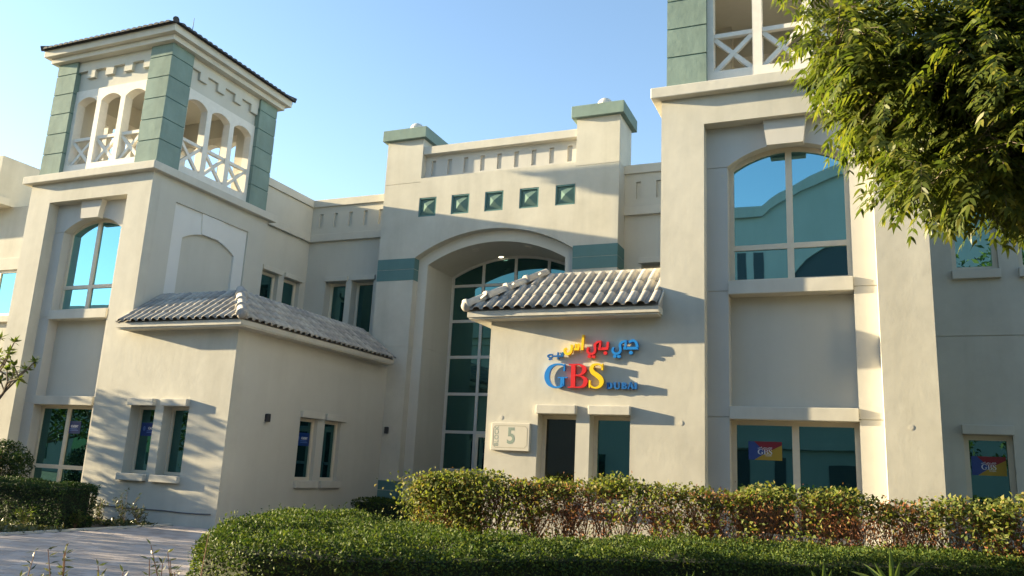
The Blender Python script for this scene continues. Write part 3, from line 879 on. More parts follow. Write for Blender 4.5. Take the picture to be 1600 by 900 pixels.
GLY = {
 'G': ('blue', [[(350, 508, 10), (325, 490, 24), (285, 484, 22), (225, 490, 26), (165, 530, 48), (132, 600, 62), (130, 670, 62), (158, 735, 50), (210, 775, 30), (262, 783, 24), (310, 772, 28), (336, 752, 34)]],
       [[(356, 480, 14), (352, 572, 22)], [(332, 655, 52), (332, 770, 52)], [(272, 656, 14), (398, 656, 14)]], []),
 'B': ('red', [[(496, 488, 16), (550, 491, 20), (598, 518, 44), (612, 552, 54), (598, 592, 42), (556, 622, 20), (496, 628, 14)],
               [(496, 630, 14), (566, 637, 18), (618, 668, 46), (632, 708, 56), (612, 756, 46), (566, 779, 20), (496, 782, 14)]],
       [[(470, 484, 56), (470, 786, 56)], [(412, 488, 16), (520, 488, 16)], [(405, 781, 16), (520, 781, 16)]], []),
 'S': ('yellow', [[(834, 525, 12), (812, 494, 24), (770, 484, 22), (722, 502, 38), (702, 545, 50), (725, 592, 56), (775, 627, 60), (820, 668, 60), (836, 715, 52), (814, 764, 36), (765, 786, 22), (716, 776, 22), (690, 744, 12)]],
       [[(842, 478, 14), (838, 562, 22)], [(684, 690, 22), (682, 786, 14)]], []),
 'jeem_yeh': ('blue', [[(1165, 207, 28), (1195, 190, 30), (1230, 190, 32), (1257, 222, 32), (1268, 276, 32)],
               [(1135, 190, 24), (1085, 203, 28), (1055, 235, 30), (1060, 280, 30), (1058, 322, 30), (1030, 350, 30), (985, 346, 30), (962, 312, 28), (974, 268, 24)]],
       [[(1128, 180, 26), (1118, 288, 28)], [(1278, 284, 34), (1098, 284, 34)]], [(992, 384, 22), (1042, 384, 24), (1190, 340, 24)]),
 'beh_yeh': ('red', [[(818, 190, 24), (768, 203, 28), (738, 235, 30), (743, 280, 30), (740, 322, 30), (712, 350, 30), (668, 346, 30), (645, 312, 28), (656, 266, 24)]],
       [[(810, 182, 26), (800, 288, 28)], [(780, 286, 34), (908, 286, 34)], [(902, 198, 30), (894, 290, 32)]], [(670, 384, 22), (724, 384, 24), (872, 342, 24)]),
 'alef_seen': ('yellow', [[(438, 228, 26), (440, 280, 30), (430, 326, 32), (392, 352, 32), (356, 332, 30), (350, 292, 26), (374, 274, 20)]],
       [[(586, 100, 28), (576, 302, 32)], [(440, 288, 30), (535, 288, 30)], [(530, 214, 24), (524, 296, 28)], [(490, 216, 26), (486, 290, 30)]], []),
 'dal_beh_yeh': ('navy', [[(188, 356, 18), (152, 356, 18), (126, 372, 18), (148, 394, 18), (184, 390, 18)]],
       [[(322, 322, 20), (322, 378, 22)], [(332, 372, 22), (180, 376, 20)], [(262, 324, 18), (254, 378, 20)], [(290, 330, 16), (306, 360, 18)]], [(148, 416, 12), (174, 414, 10), (262, 404, 11)]),
 'D': ('navy', [[(915, 722, 13), (946, 730, 23), (956, 758, 29), (944, 784, 23), (915, 791, 13)]], [[(912, 716, 29), (912, 797, 29)], [(896, 721, 12), (930, 721, 12)], [(896, 793, 12), (930, 793, 12)]], []),
 'U': ('navy', [[(998, 716, 26), (998, 762, 26), (1010, 788, 23), (1032, 792, 18), (1050, 780, 16), (1052, 716, 16)]], [[(982, 720, 12), (1014, 720, 12)], [(1038, 720, 12), (1066, 720, 12)]], []),
 'B_small': ('navy', [[(1095, 722, 12), (1122, 726, 18), (1130, 738, 23), (1118, 752, 18), (1095, 755, 12)], [(1095, 757, 12), (1128, 762, 18), (1136, 776, 26), (1124, 789, 18), (1095, 792, 12)]], [[(1096, 716, 29), (1096, 797, 29)], [(1080, 721, 12), (1110, 721, 12)], [(1080, 793, 12), (1110, 793, 12)]], []),
 'A': ('navy', [], [[(1192, 712, 13), (1164, 792, 16)], [(1190, 714, 26), (1222, 794, 29)], [(1172, 768, 12), (1212, 768, 12)], [(1150, 793, 12), (1180, 793, 12)], [(1206, 794, 12), (1236, 794, 12)]], []),
 'I': ('navy', [], [[(1254, 716, 29), (1254, 797, 29)], [(1238, 721, 12), (1270, 721, 12)], [(1238, 793, 12), (1270, 793, 12)]], []),
}
sign = thing('wall_sign', (-5.6, F, 4.1), 'raised blue red and yellow GBS Dubai letters in Latin and Arabic on the annex wall', 'sign')
for g, (c, curves, lines, dots) in GLY.items():
    mb = MB(); k = 0; thin = .02 if c == 'navy' else 0
    for P in curves: ribbon(mb, P, SM, Y0 + thin + k * .002, Y1 - k * .002); k += 1
    for P in lines: ribbon(mb, P, SM, Y0 + thin + k * .002, Y1 - k * .002, False); k += 1
    for x, y, r in dots: disc(mb, x, y, r, SM, Y0 + thin + k * .002, Y1 - k * .002); k += 1
    mb.box(*[f(SM(*(lines or curves)[0][0][:2])[0] + o) for o, f in ((-.008, float), (.008, float))], Y1 - .01, F + .005, SM(*(lines or curves)[0][0][:2])[1] - .03, SM(*(lines or curves)[0][0][:2])[1] - .014)
    part('letter', mb, M[c], sign)

def text_mesh(txt, size, depth, bold=0.0):
    cu = bpy.data.curves.new('t', 'FONT'); cu.body = txt; cu.size = size; cu.extrude = depth / 2; cu.offset = bold
    cu.align_x = 'CENTER'; cu.align_y = 'CENTER'; cu.resolution_u = 3
    o = bpy.data.objects.new('t', cu); COL.objects.link(o)
    dg = bpy.context.evaluated_depsgraph_get(); dg.update()
    me = bpy.data.meshes.new_from_object(o.evaluated_get(dg)); bpy.data.objects.remove(o); bpy.data.curves.remove(cu)
    return me
def text_on(txt, parent, x, y, z, size, mat, bold=0.0, sx=1.0, rot=0, depth=.006, face=None):
    me = text_mesh(txt, size, depth, bold)
    base = Matrix.Translation((x, y, z)) @ (face or Matrix.Identity(4)) @ Matrix.Rotation(math.radians(90), 4, 'X') @ Matrix.Rotation(rot, 4, 'Z') @ Matrix.Diagonal((sx, 1, 1, 1))
    me.transform(base); me.materials.clear(); me.materials.append(mat)
    return part('lettering', me, mat, parent)

M['plate'] = render_mat('sign_plate', (.56, .53, .45), var=.03, streak=.04, lump=.08, fine=.12)
M['plateline'] = plain('plate_line', (.34, .31, .22), .7); M['sage'] = plain('sage_numeral', (.22, .28, .235), .7, var=.12, scale=12)
bs = thing('block_sign', (-7.48, F, 2.34), 'cream wall plaque reading BLOCK 5 beside the annex window', 'sign')
part('plate', MB().box(-7.965, -6.995, F - .085, F - .001, 2.02, 2.66), M['plate'], bs, bevel=.012)
ln = MB(); x0, x1, z0, z1, rr = -7.91, -7.055, 2.09, 2.592, .06
loop = [(x0 + rr, z0), (x1 - rr, z0), (x1, z0 + rr), (x1, z1 - rr), (x1 - rr, z1), (x0 + rr, z1), (x0, z1 - rr), (x0, z0 + rr)]
for a, b in zip(loop, loop[1:] + loop[:1]): ln.bar((a[0], F - .0858, a[1]), (b[0], F - .0858, b[1]), .010, .002)
part('border_line', ln, M['plateline'], bs)
text_on('5', bs, -7.455, F - .0862, 2.345, .52, M['sage'], bold=.012, sx=.86, depth=.001)
text_on('BLOCK', bs, -7.822, F - .0862, 2.345, .150, M['sage'], bold=.0, sx=.96, rot=math.radians(90), depth=.001)

# posters behind and on the window panes
M['pblue'] = sign_mat('poster_blue', (.022, .055, .23), .3); M['pred'] = sign_mat('poster_red', (.20, .010, .026), .3); M['pyel'] = sign_mat('poster_yellow', (.33, .22, .026), .3)
M['pwhite'] = sign_mat('poster_white', (.6, .62, .66), .4); M['aca'] = sign_mat('academy_blue', (.002, .028, .15), .3); M['acal'] = sign_mat('academy_light', (.12, .22, .5), .4)
def gbs_poster(x0, x1, z0, z1, y, label):
    p = thing('window_poster', ((x0 + x1) / 2, y, z0), label, 'poster', 'GBS posters on the windows')
    w, h = x1 - x0, z1 - z0; q = lambda u, v: (x0 + u * w, z0 + v * h)
    a = MB(); a.prism([q(0, 0), q(.17, 0), q(.53, .40), q(.58, .60), q(.17, 1), q(0, 1)], y - .008, y)
    part('blue_field', a, M['pblue'], p)
    a = MB(); a.prism([q(.53, .40), q(1, .82), q(1, 1), q(.17, 1)], y - .0085, y); part('red_field', a, M['pred'], p)
    a = MB(); a.prism([q(.17, 0), q(1, 0), q(1, .82), q(.53, .40)], y - .009, y); part('yellow_field', a, M['pyel'], p)
    k = .66 * w / .69
    st = MB()
    mp = lambda xx, yy: (x0 + w * (.28 + (xx - 95) / 770 * .43), z0 + h * (.58 - (yy - 480) / 310 * .27))
    for g in 'GBS':
        for P in GLY[g][1]: ribbon(st, P, mp, y - .011, y - .009)
        for P in GLY[g][2]: ribbon(st, P, mp, y - .0115, y - .009, False)
    part('lettering', st, M['pwhite'], p)
    st = MB(); mp2 = lambda xx, yy: (x0 + w * (.29 + (xx - 350) / 930 * .42), z0 + h * (.73 - (yy - 100) / 310 * .14))
    for g in ('jeem_yeh', 'beh_yeh', 'alef_seen'):
        for P in GLY[g][1]: ribbon(st, P, mp2, y - .011, y - .009)
        for P in GLY[g][2]: ribbon(st, P, mp2, y - .0115, y - .009, False)
        for d in GLY[g][3]: disc(st, *d, mp2, y - .011, y - .009, 8)
    part('lettering', st, M['pwhite'], p)
    text_on('DUBAI', p, x0 + w * .60, y - .010, z0 + h * .245, h * .11, M['pyel' if False else 'pwhite'], depth=.003)
gbs_poster(-2.205, -1.515, 2.055, 2.445, F + .693, 'blue red and yellow GBS poster on the wide right tower window')
gbs_poster(2.262, 2.925, 1.97, 2.375, WY + .173, 'blue red and yellow GBS poster on the narrow window at far right')

def academy(T, x0, x1, z0, z1, y, label):
    """blue sticker; drawn in (x,z) with y the face, T maps to the world"""
    cx, cz = (x0 + x1) / 2, (z0 + z1) / 2
    p = thing('window_sticker', T[0](cx, y, z0) if T[0] else (cx, y, z0), label, 'sticker', 'blue iCADEMY stickers on the left windows')
    def P(name, mb, mat): return part(name, mb, mat, p)
    P('backing', MB(*T).box(x0, x1, y - .006, y, z0, z1), M['aca'])
    w, h = x1 - x0, z1 - z0
    a = MB(*T)
    lx = x0 + w * .17
    for k in range(5):
        zz = z0 + h * (.40 + .07 * k); hw = w * .07 * math.sqrt(max(.15, 1 - ((k - 2) / 2.6) ** 2))
        a.box(lx - hw, lx + hw, y - .009, y - .006, zz, zz + h * .04)
    P('emblem', a, M['acal'])
    a = MB(*T)
    for k, (a0, a1) in enumerate(((.33, .80), (.33, .88))):
        zz = z0 + h * (.36 - .12 * k); a.box(x0 + w * a0, x0 + w * a1, y - .009, y - .006, zz, zz + h * .045)
    P('text_line', a, M['acal'])
    me = text_mesh('iCADEMY', h * .26, .003, .004)
    me.transform(Matrix.Translation((x0 + w * .62, y - .009, z0 + h * .58)) @ Matrix.Rotation(math.radians(90), 4, 'X') @ Matrix.Diagonal((.75 * (w / h) / 1.8, 1, 1, 1)))
    if T[0]:
        for v in me.vertices: v.co = T[0](*v.co)
    me.materials.clear(); me.materials.append(M['pwhite']); part('lettering', me, M['pwhite'], p)
ID = (None, False)
academy(ID, -22.98, -22.30, 2.03, 2.41, F + .693, 'blue iCADEMY sticker on the wide left tower window')
academy(ID, -19.44, -18.74, 2.04, 2.42, F + .384, 'blue iCADEMY sticker half hidden in the deep front annex window')
FT = (lambda x, y, z: (-16.13 - (y - 0), x, z), True)
FT = (lambda x, y, z: (-15.98 - y, x, z), False)
FT = (lambda x, y, z: (AX + 8.15 - y + .05, x, z), False)
academy((lambda x, y, z: (-y, x, z), False), 21.14, 21.80, 2.005, 2.405, 15.98 + .13 + .003, 'blue iCADEMY sticker on the annex flank window')

# wall lights
def sconce(face, x, y, z, label):
    t = thing('wall_light', (x, y, z), label, 'wall light', 'small black wall lights')
    if face == 'x':
        part('back_plate', MB().box(x - .005, x + .02, y - .05, y + .05, z - .1, z + .1), M['dark'], t)
        part('lamp_body', MB().box(x + .02, x + .13, y - .06, y + .06, z - .12, z + .12), M['dark'], t, bevel=.01)
        part('lamp_rim', MB().box(x + .03, x + .12, y - .05, y + .05, z - .128, z - .12), M['pale'], t)
    else:
        part('back_plate', MB().box(x - .05, x + .05, y - .02, y + .005, z - .1, z + .1), M['dark'], t)
        part('lamp_body', MB().box(x - .06, x + .06, y - .13, y - .02, z - .12, z + .12), M['dark'], t, bevel=.01)
        part('lamp_rim', MB().box(x - .05, x + .05, y - .12, y - .03, z - .128, z - .12), M['pale'], t)
sconce('x', AX + 8.15, 19.4, 2.72, 'small black wall light on the annex flank left of its windows')
sconce('y', -15.72, G - .001, 2.76, 'small black wall light on the left entrance pier')
# ------------------------------------------------------------------ block across the lane, behind the camera (seen in the glass)
OB = thing('opposite_building', (-20, -14, GZ), 'beige office block across the lane seen only as a reflection in the windows', 'building')
oy = -13.0
w = MB(); 
gab = lambda x: 18.05 if x < -4.8 or x > 10.8 else 20.8 - 2.28 * min(1.2, ((x - 3) / 7.4) ** 2)
w.arch(-9, 14, lambda x: GZ - .3, 0, oy - 8, oy, 2) if False else None
xs_ = [-9 + 23 * i / 40 for i in range(41)]
for a, b in zip(xs_[:-1], xs_[1:]):
    w.prism([(a, GZ - .3), (b, GZ - .3), (b, gab(b)), (a, gab(a))], oy - 8, oy)
w.box(-70, -9, oy - 8, oy + 1, GZ - .3, 13.4); w.box(-34, -27, oy - 6, oy + 1.6, 13.4, 15.5)
w.box(14, 50, oy - 8, oy + 1, GZ - .3, 12.5)
part('facade', w, M['smooth'], OB)
w = MB()
for a, b in zip(xs_[:-1], xs_[1:]):
    w.prism([(a, gab(a) - .55), (b, gab(b) - .55), (b, gab(b) + .1), (a, gab(a) + .1)], oy, oy + .25)
w.box(-70, -9.01, oy + 1.0, oy + 1.2, 12.8, 13.5)
part('roof_edge', w, M['trim'], OB)
M['void'] = plain('shaded_opening', (.06, .065, .07), .6)
for x in [-64 + 4.4 * k for k in range(13)]:
    for z0, z1 in ((.6, 2.8), (6.0, 8.4)):
        part('window', MB().box(x, x + 1.5, oy + .95, oy + 1.06, z0, z1), M['glassd'], OB)
for q in ((-6.45, -5.95, 13.2, 15.3), (-5.5, -4.9, 13.2, 15.3), (-7.6, -5.9, 0, 3.4), (-4.5, -3.9, 0, 3.0), (-1.6, 1.2, 0, 2.7)):
    part('dark_opening', MB().box(q[0], q[1], oy - .05, oy + .03, q[2], q[3]), M['void'], OB)
part('dark_opening', MB().arch(-3.4, 6.4, lambda x: 12.2, 0, 0, 0, 2) if False else MB().prism([(-3.4, 12.2), (6.4, 12.2)] + [(1.5 + 4.9 * math.cos(math.pi * k / 20), 12.9 + 3.0 * math.sin(math.pi * k / 20)) for k in range(21)], oy - .05, oy + .03), M['void'], OB)
rg = MB()
for k in range(20):
    a, b = [math.pi * (k + t) / 20 for t in (0, 1)]
    rg.prism([(1.5 + 4.9 * math.cos(a), 12.9 + 3.0 * math.sin(a)), (1.5 + 5.3 * math.cos(a), 12.9 + 3.4 * math.sin(a)), (1.5 + 5.3 * math.cos(b), 12.9 + 3.4 * math.sin(b)), (1.5 + 4.9 * math.cos(b), 12.9 + 3.0 * math.sin(b))], oy - .05, oy + .18)
part('arch_ring', rg, M['trim'], OB)
part('floor_band', MB().box(-9, 14, oy, oy + .3, 3.5, 3.9), M['trim'], OB)
for x in (-7, -3.5, 0, 8, 11):
    for z0, z1 in ((6.2, 8.6),):
        part('window', MB().box(x, x + 1.4, oy - .05, oy + .06, z0, z1), M['glassd'], OB)

# ------------------------------------------------------------------ vegetation
M['hedge'] = leaf_mat('hedge_leaf', [(0, (.022, .045, .015)), (.45, (.05, .085, .02)), (.8, (.088, .12, .026)), (1, (.13, .15, .03))], .25, .12, .6)
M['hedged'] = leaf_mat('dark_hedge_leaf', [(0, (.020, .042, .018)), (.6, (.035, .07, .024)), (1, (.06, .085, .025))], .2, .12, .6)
M['shrub'] = leaf_mat('shrub_leaf', [(0, (.07, .10, .025)), (.5, (.12, .145, .038)), (.8, (.175, .185, .05)), (1, (.22, .17, .07))], .38, .15, .6)
M['dry'] = leaf_mat('dry_leaf', [(0, (.16, .06, .035)), (.6, (.26, .11, .06)), (1, (.31, .18, .09))], .3, .1)
M['neem'] = leaf_mat('neem_leaf', [(0, (.05, .075, .018)), (.5, (.088, .115, .022)), (.85, (.125, .145, .03)), (1, (.165, .16, .035))], .5, .3, .42)
M['frang'] = leaf_mat('frangipani_leaf', [(0, (.07, .11, .025)), (.6, (.11, .15, .03)), (1, (.16, .17, .04))], .35, .4)
M['weed'] = leaf_mat('weed_leaf', [(0, (.055, .075, .04)), (.6, (.085, .10, .05)), (1, (.13, .12, .05))], .2, .2)
M['strap'] = leaf_mat('strap_leaf', [(0, (.08, .14, .03)), (1, (.15, .20, .05))], .35, .5)
M['twig'] = plain('brown_twig', (.19, .10, .065), .85, var=.25)
M['bark'] = plain('grey_bark', (.17, .135, .105), .9, var=.3)
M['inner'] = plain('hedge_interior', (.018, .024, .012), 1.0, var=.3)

def rand_dir(n): return unit(rng.normal(size=(n, 3)))

def poly_hedge(name, outline, zt, zb, n_top, n_side, size, mat, label, group=None, bump=.06, cat='hedge', sides=True, round_=.22, shoots=0):
    """clipped hedge over a polygon outline (ccw): leaves on top and flanks around a dark core"""
    O = np.array(outline, float); N = len(O)
    cen = O.mean(0)
    hd = thing(name, (cen[0], cen[1], GZ), label, cat, group)
    core = MB(); ins = O + (cen - O) * .0
    # inset outline
    q = []
    for i in range(N):
        a = O[i] - O[i - 1]; b = O[(i + 1) % N] - O[i]
        na = np.array([a[1], -a[0]]) / np.linalg.norm(a); nb = np.array([b[1], -b[0]]) / np.linalg.norm(b)
        mi = unit((na + nb)[None])[0]; q.append(O[i] - mi * .16)
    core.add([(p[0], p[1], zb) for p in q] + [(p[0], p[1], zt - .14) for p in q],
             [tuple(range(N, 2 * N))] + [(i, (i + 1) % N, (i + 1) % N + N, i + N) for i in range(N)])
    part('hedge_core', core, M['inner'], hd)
    # triangulated sampling of the top
    from mathutils.geometry import tessellate_polygon
    tri = tessellate_polygon([[Vector((p[0], p[1], 0)) for p in O]])
    A = np.array([abs(np.cross(O[t[1]] - O[t[0]], O[t[2]] - O[t[0]])) / 2 for t in tri]); pr = A / A.sum()
    ti = rng.choice(len(tri), n_top, p=pr); T = np.array(tri)[ti]
    u = rng.random((n_top, 2)); fl = u.sum(1) > 1; u[fl] = 1 - u[fl]
    XY = O[T[:, 0]] + (O[T[:, 1]] - O[T[:, 0]]) * u[:, :1] + (O[T[:, 2]] - O[T[:, 0]]) * u[:, 1:]
    # distance to the outline for the rounded shoulder
    dist = np.full(n_top, 9.0)
    for i in range(N):
        a, b = O[i], O[(i + 1) % N]; ab = b - a; t = np.clip(((XY - a) @ ab) / (ab @ ab), 0, 1)
        dist = np.minimum(dist, np.linalg.norm(XY - a - t[:, None] * ab, axis=1))
    sh = np.clip(1 - dist / round_, 0, 1)
    def wob(X, Y): return bump * (np.sin(X * 2.1 + 1.3 * np.sin(Y * 1.7)) * .5 + np.sin(X * 5.3 + Y * 4.1) * .3 + np.sin(Y * 7.7 - X * 3.9) * .2)
    Z = zt + wob(XY[:, 0], XY[:, 1]) - round_ * .8 * sh ** 2 - rng.random(n_top) * .11
    P1 = np.column_stack([XY, Z]); D1 = rand_dir(n_top) + np.array([0, 0, .55]); N1 = rand_dir(n_top) * .7 + np.array([0, 0, .9])
    # flanks
    L = np.linalg.norm(np.roll(O, -1, 0) - O, axis=1); ei = rng.choice(N, n_side, p=L / L.sum()); t = rng.random(n_side)[:, None]
    a = O[ei]; b = O[(ei + 1) % N]; ed = unit(b - a); nn = np.column_stack([ed[:, 1], -ed[:, 0]])
    z = zb + (zt - round_ * .25 - zb) * rng.random(n_side)
    pos = a + (b - a) * t
    wv = bump * (np.sin(pos[:, 0] * 3.1 + z * 4) * .6 + np.sin(pos[:, 1] * 4.3 - z * 6.1) * .5)
    pos = pos - nn * (rng.random(n_side) * .12 - wv)[:, None]
    P2 = np.column_stack([pos, z]); N3 = np.column_stack([nn, np.zeros(n_side)])
    D2 = rand_dir(n_side) + N3 * .5 + np.array([0, 0, .25]); N2 = rand_dir(n_side) * .6 + N3 * .8 + np.array([0, 0, .4])
    k1 = np.sin(P1[:, 0] * 3.7 + 2 * np.sin(P1[:, 1] * 2.9)) + np.sin(P1[:, 1] * 5.1 + P1[:, 0] * 1.3); P1[:, 2] -= np.clip(k1 - .9, 0, 1) * bump * .9
    P = np.vstack([P1, P2]); D = np.vstack([D1, D2]); Nn = np.vstack([N1, N2])
    if shoots:
        si = rng.choice(n_top, shoots); c = P1[si]
        for k in range(5):
            P = np.vstack([P, c + np.array([0, 0, .02 + .022 * k]) + rng.normal(size=(shoots, 3)) * .008]); D = np.vstack([D, rand_dir(shoots) + np.array([0, 0, .9])]); Nn = np.vstack([Nn, rand_dir(shoots) + np.array([0, 0, .5])])
    n = len(P); ls = size * (.6 + .8 * rng.random(n))
    quads('foliage', leaf_quads(P, D, Nn, ls, ls * .58), mat, hd)
    return hd

ZL = .70
front = [(-7.25, 7.75), (-6.2, 7.35), (-5.0, 7.5), (-4.1, 8.45), (-2.55, 10.35), (-.4, 11.75), (2.2, 14.0), (6.0, 17.0),
         (5.6, 18.6), (2.45, 16.25), (-.45, 14.5), (-3.1, 12.6), (-5.15, 10.9), (-6.4, 12.0), (-7.3, 12.7), (-8.9, 13.7), (-9.7, 12.0), (-8.6, 9.9)]
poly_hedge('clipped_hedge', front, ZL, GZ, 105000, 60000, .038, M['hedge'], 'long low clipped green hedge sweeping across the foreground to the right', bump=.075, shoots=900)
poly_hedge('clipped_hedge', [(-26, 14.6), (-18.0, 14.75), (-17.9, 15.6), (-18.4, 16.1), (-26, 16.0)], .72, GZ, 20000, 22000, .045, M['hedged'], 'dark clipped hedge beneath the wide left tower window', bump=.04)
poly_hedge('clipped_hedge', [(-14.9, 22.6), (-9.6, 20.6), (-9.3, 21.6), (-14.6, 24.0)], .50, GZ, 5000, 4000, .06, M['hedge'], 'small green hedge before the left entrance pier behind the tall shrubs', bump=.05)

def tube_batch(name, segs, mat, parent, n=4, **kw):
    mb = MB()
    for a, b, r0, r1 in segs: mb.tube(a, b, r0, r1, n)
    return part(name, mb, mat, parent, **kw)

# tall flowering hedge: bare reddish stems below, leafy head
def tall_hedge():
    P0 = np.array([-8.35, 15.55]); P1_ = np.array([5.4, 14.75]); ax = P1_ - P0; Ln = np.linalg.norm(ax); ax /= Ln; nx = np.array([ax[1], -ax[0]])
    hd = thing('shrub_hedge', (-1.5, 15.1, GZ), 'tall leggy hedge with yellowish leaves and reddish brown bare stems before the annex', 'hedge')
    top = lambda t: 1.48 + .07 * math.sin(t * 1.9) + .05 * math.sin(t * 4.7 + 1) - max(0, .75 - t) ** 2 * .5
    segs = []; ends = []
    nb = 30
    for i in range(nb):
        t = .45 + (Ln - .8) * i / nb + random.uniform(-.15, .15); off = random.uniform(-.3, .3)
        b = np.array([*(P0 + ax * t + nx * off), GZ])
        for k in range(random.randint(6, 9)):
            a2 = random.uniform(0, 2 * math.pi); sp = random.uniform(.12, .55)
            h = random.uniform(.55, .9)
            p1 = b + np.array([math.cos(a2) * sp * .45, math.sin(a2) * sp * .4, h])
            segs.append((b + np.array([random.uniform(-.06, .06), random.uniform(-.06, .06), 0]), p1, .017, .011))
            for j in range(random.randint(3, 5)):
                p2 = p1 + np.array([random.uniform(-.28, .28), random.uniform(-.25, .25), random.uniform(.3, .62)])
                segs.append((p1, p2, .009, .006))
                for q in range(random.randint(3, 5)):
                    p3 = p2 + np.array([random.uniform(-.16, .16), random.uniform(-.16, .16), random.uniform(.05, .38)])
                    p3[2] = min(p3[2], top(t) - .02)
                    segs.append((p2, p3, .005, .003)); ends.append(p3)
    tube_batch('stems', segs, M['twig'], hd, 4)
    ends = np.array(ends)
    # leafy head
    def sample(n, zlo, zhi, half=.52, skin=.5):
        t = rng.random(n) * Ln; tp = np.array([top(a) for a in t])
        o = np.where(rng.random(n) < skin, np.sign(rng.random(n) - .4) * half * (.75 + .3 * rng.random(n)), (rng.random(n) * 2 - 1) * half)
        z = zlo + (np.minimum(zhi, 9) - zlo) * rng.random(n)
        xy = P0 + ax * t[:, None] + nx * o[:, None]
        return np.column_stack([xy, z]), t, tp, o
    # top canopy
    n = 15000; P, t, tp, o = sample(n, 0, 1)
    P[:, 2] = tp - np.abs(rng.normal(size=n)) * .14 - (np.abs(o) / .52) ** 3 * .18 + rng.random(n) * .05
    clump = np.sin(t * 3.3) * .5 + np.sin(t * 7.9 + o * 4) * .5
    keep = rng.random(n) < np.clip(.75 + clump * .35, .25, 1); P = P[keep]
    D = rand_dir(len(P)) + np.array([-.2, -.2, .1]); Nn = rand_dir(len(P)) * .6 + np.array([-.25, -.3, .8])
    ls = .075 * (.6 + .8 * rng.random(len(P)))
    V = [leaf_quads(P, D, Nn, ls, ls * .62)]
    # green clumps through the front face
    cl = 62; ct = rng.random(cl) * Ln; cz = .0 + 1.35 * rng.random(cl); rr = .10 + .20 * rng.random(cl)
    ct[:14] = rng.random(14) * 1.3; cz[:14] = .35 + 1.0 * rng.random(14); rr[:14] = .3
    for k in range(cl):
        m_ = int(1100 * rr[k]); q = rng.normal(size=(m_, 3)) * np.array([rr[k], .22, rr[k] * .8])
        c2 = P0 + ax * ct[k] + nx * (.30 + .15 * rng.random())
        Pq = np.column_stack([c2[0] + ax[0] * q[:, 0] + nx[0] * q[:, 1], c2[1] + ax[1] * q[:, 0] + nx[1] * q[:, 1], cz[k] + q[:, 2]])
        Pq = Pq[(Pq[:, 2] < top(ct[k])) & (Pq[:, 2] > GZ + .1)]
        ls = .07 * (.6 + .8 * rng.random(len(Pq))); V.append(leaf_quads(Pq, rand_dir(len(Pq)) + np.array([-.2, -.3, -.1]), rand_dir(len(Pq)) * .7 + np.array([-.3, -.5, .6]), ls, ls * .62))
    quads('foliage', np.vstack(V), M['shrub'], hd)
    # dry brown leaves and twigs in the middle
    n = 42000; P, t, tp, o = sample(n, -.12, 1.36, .52, .85)
    keep = rng.random(n) < np.clip(.60 + .45 * np.sin(t * 2.3 + 1) + .25 * np.sin(P[:, 2] * 5 + t), .22, 1); P = P[keep]
    ls = .055 * (.5 + .9 * rng.random(len(P)))
    V = [leaf_quads(P, rand_dir(len(P)) + np.array([0, 0, .5]), rand_dir(len(P)), ls, ls * .42)]
    q = ends[rng.choice(len(ends), 6000)] + rng.normal(size=(6000, 3)) * np.array([.05, .05, .08]); ls = .055 * (.5 + .9 * rng.random(6000))
    V.append(leaf_quads(q, rand_dir(6000) + np.array([0, 0, .8]), rand_dir(6000), ls, ls * .35))
    quads('dry_foliage', np.vstack(V), M['dry'], hd)
tall_hedge()

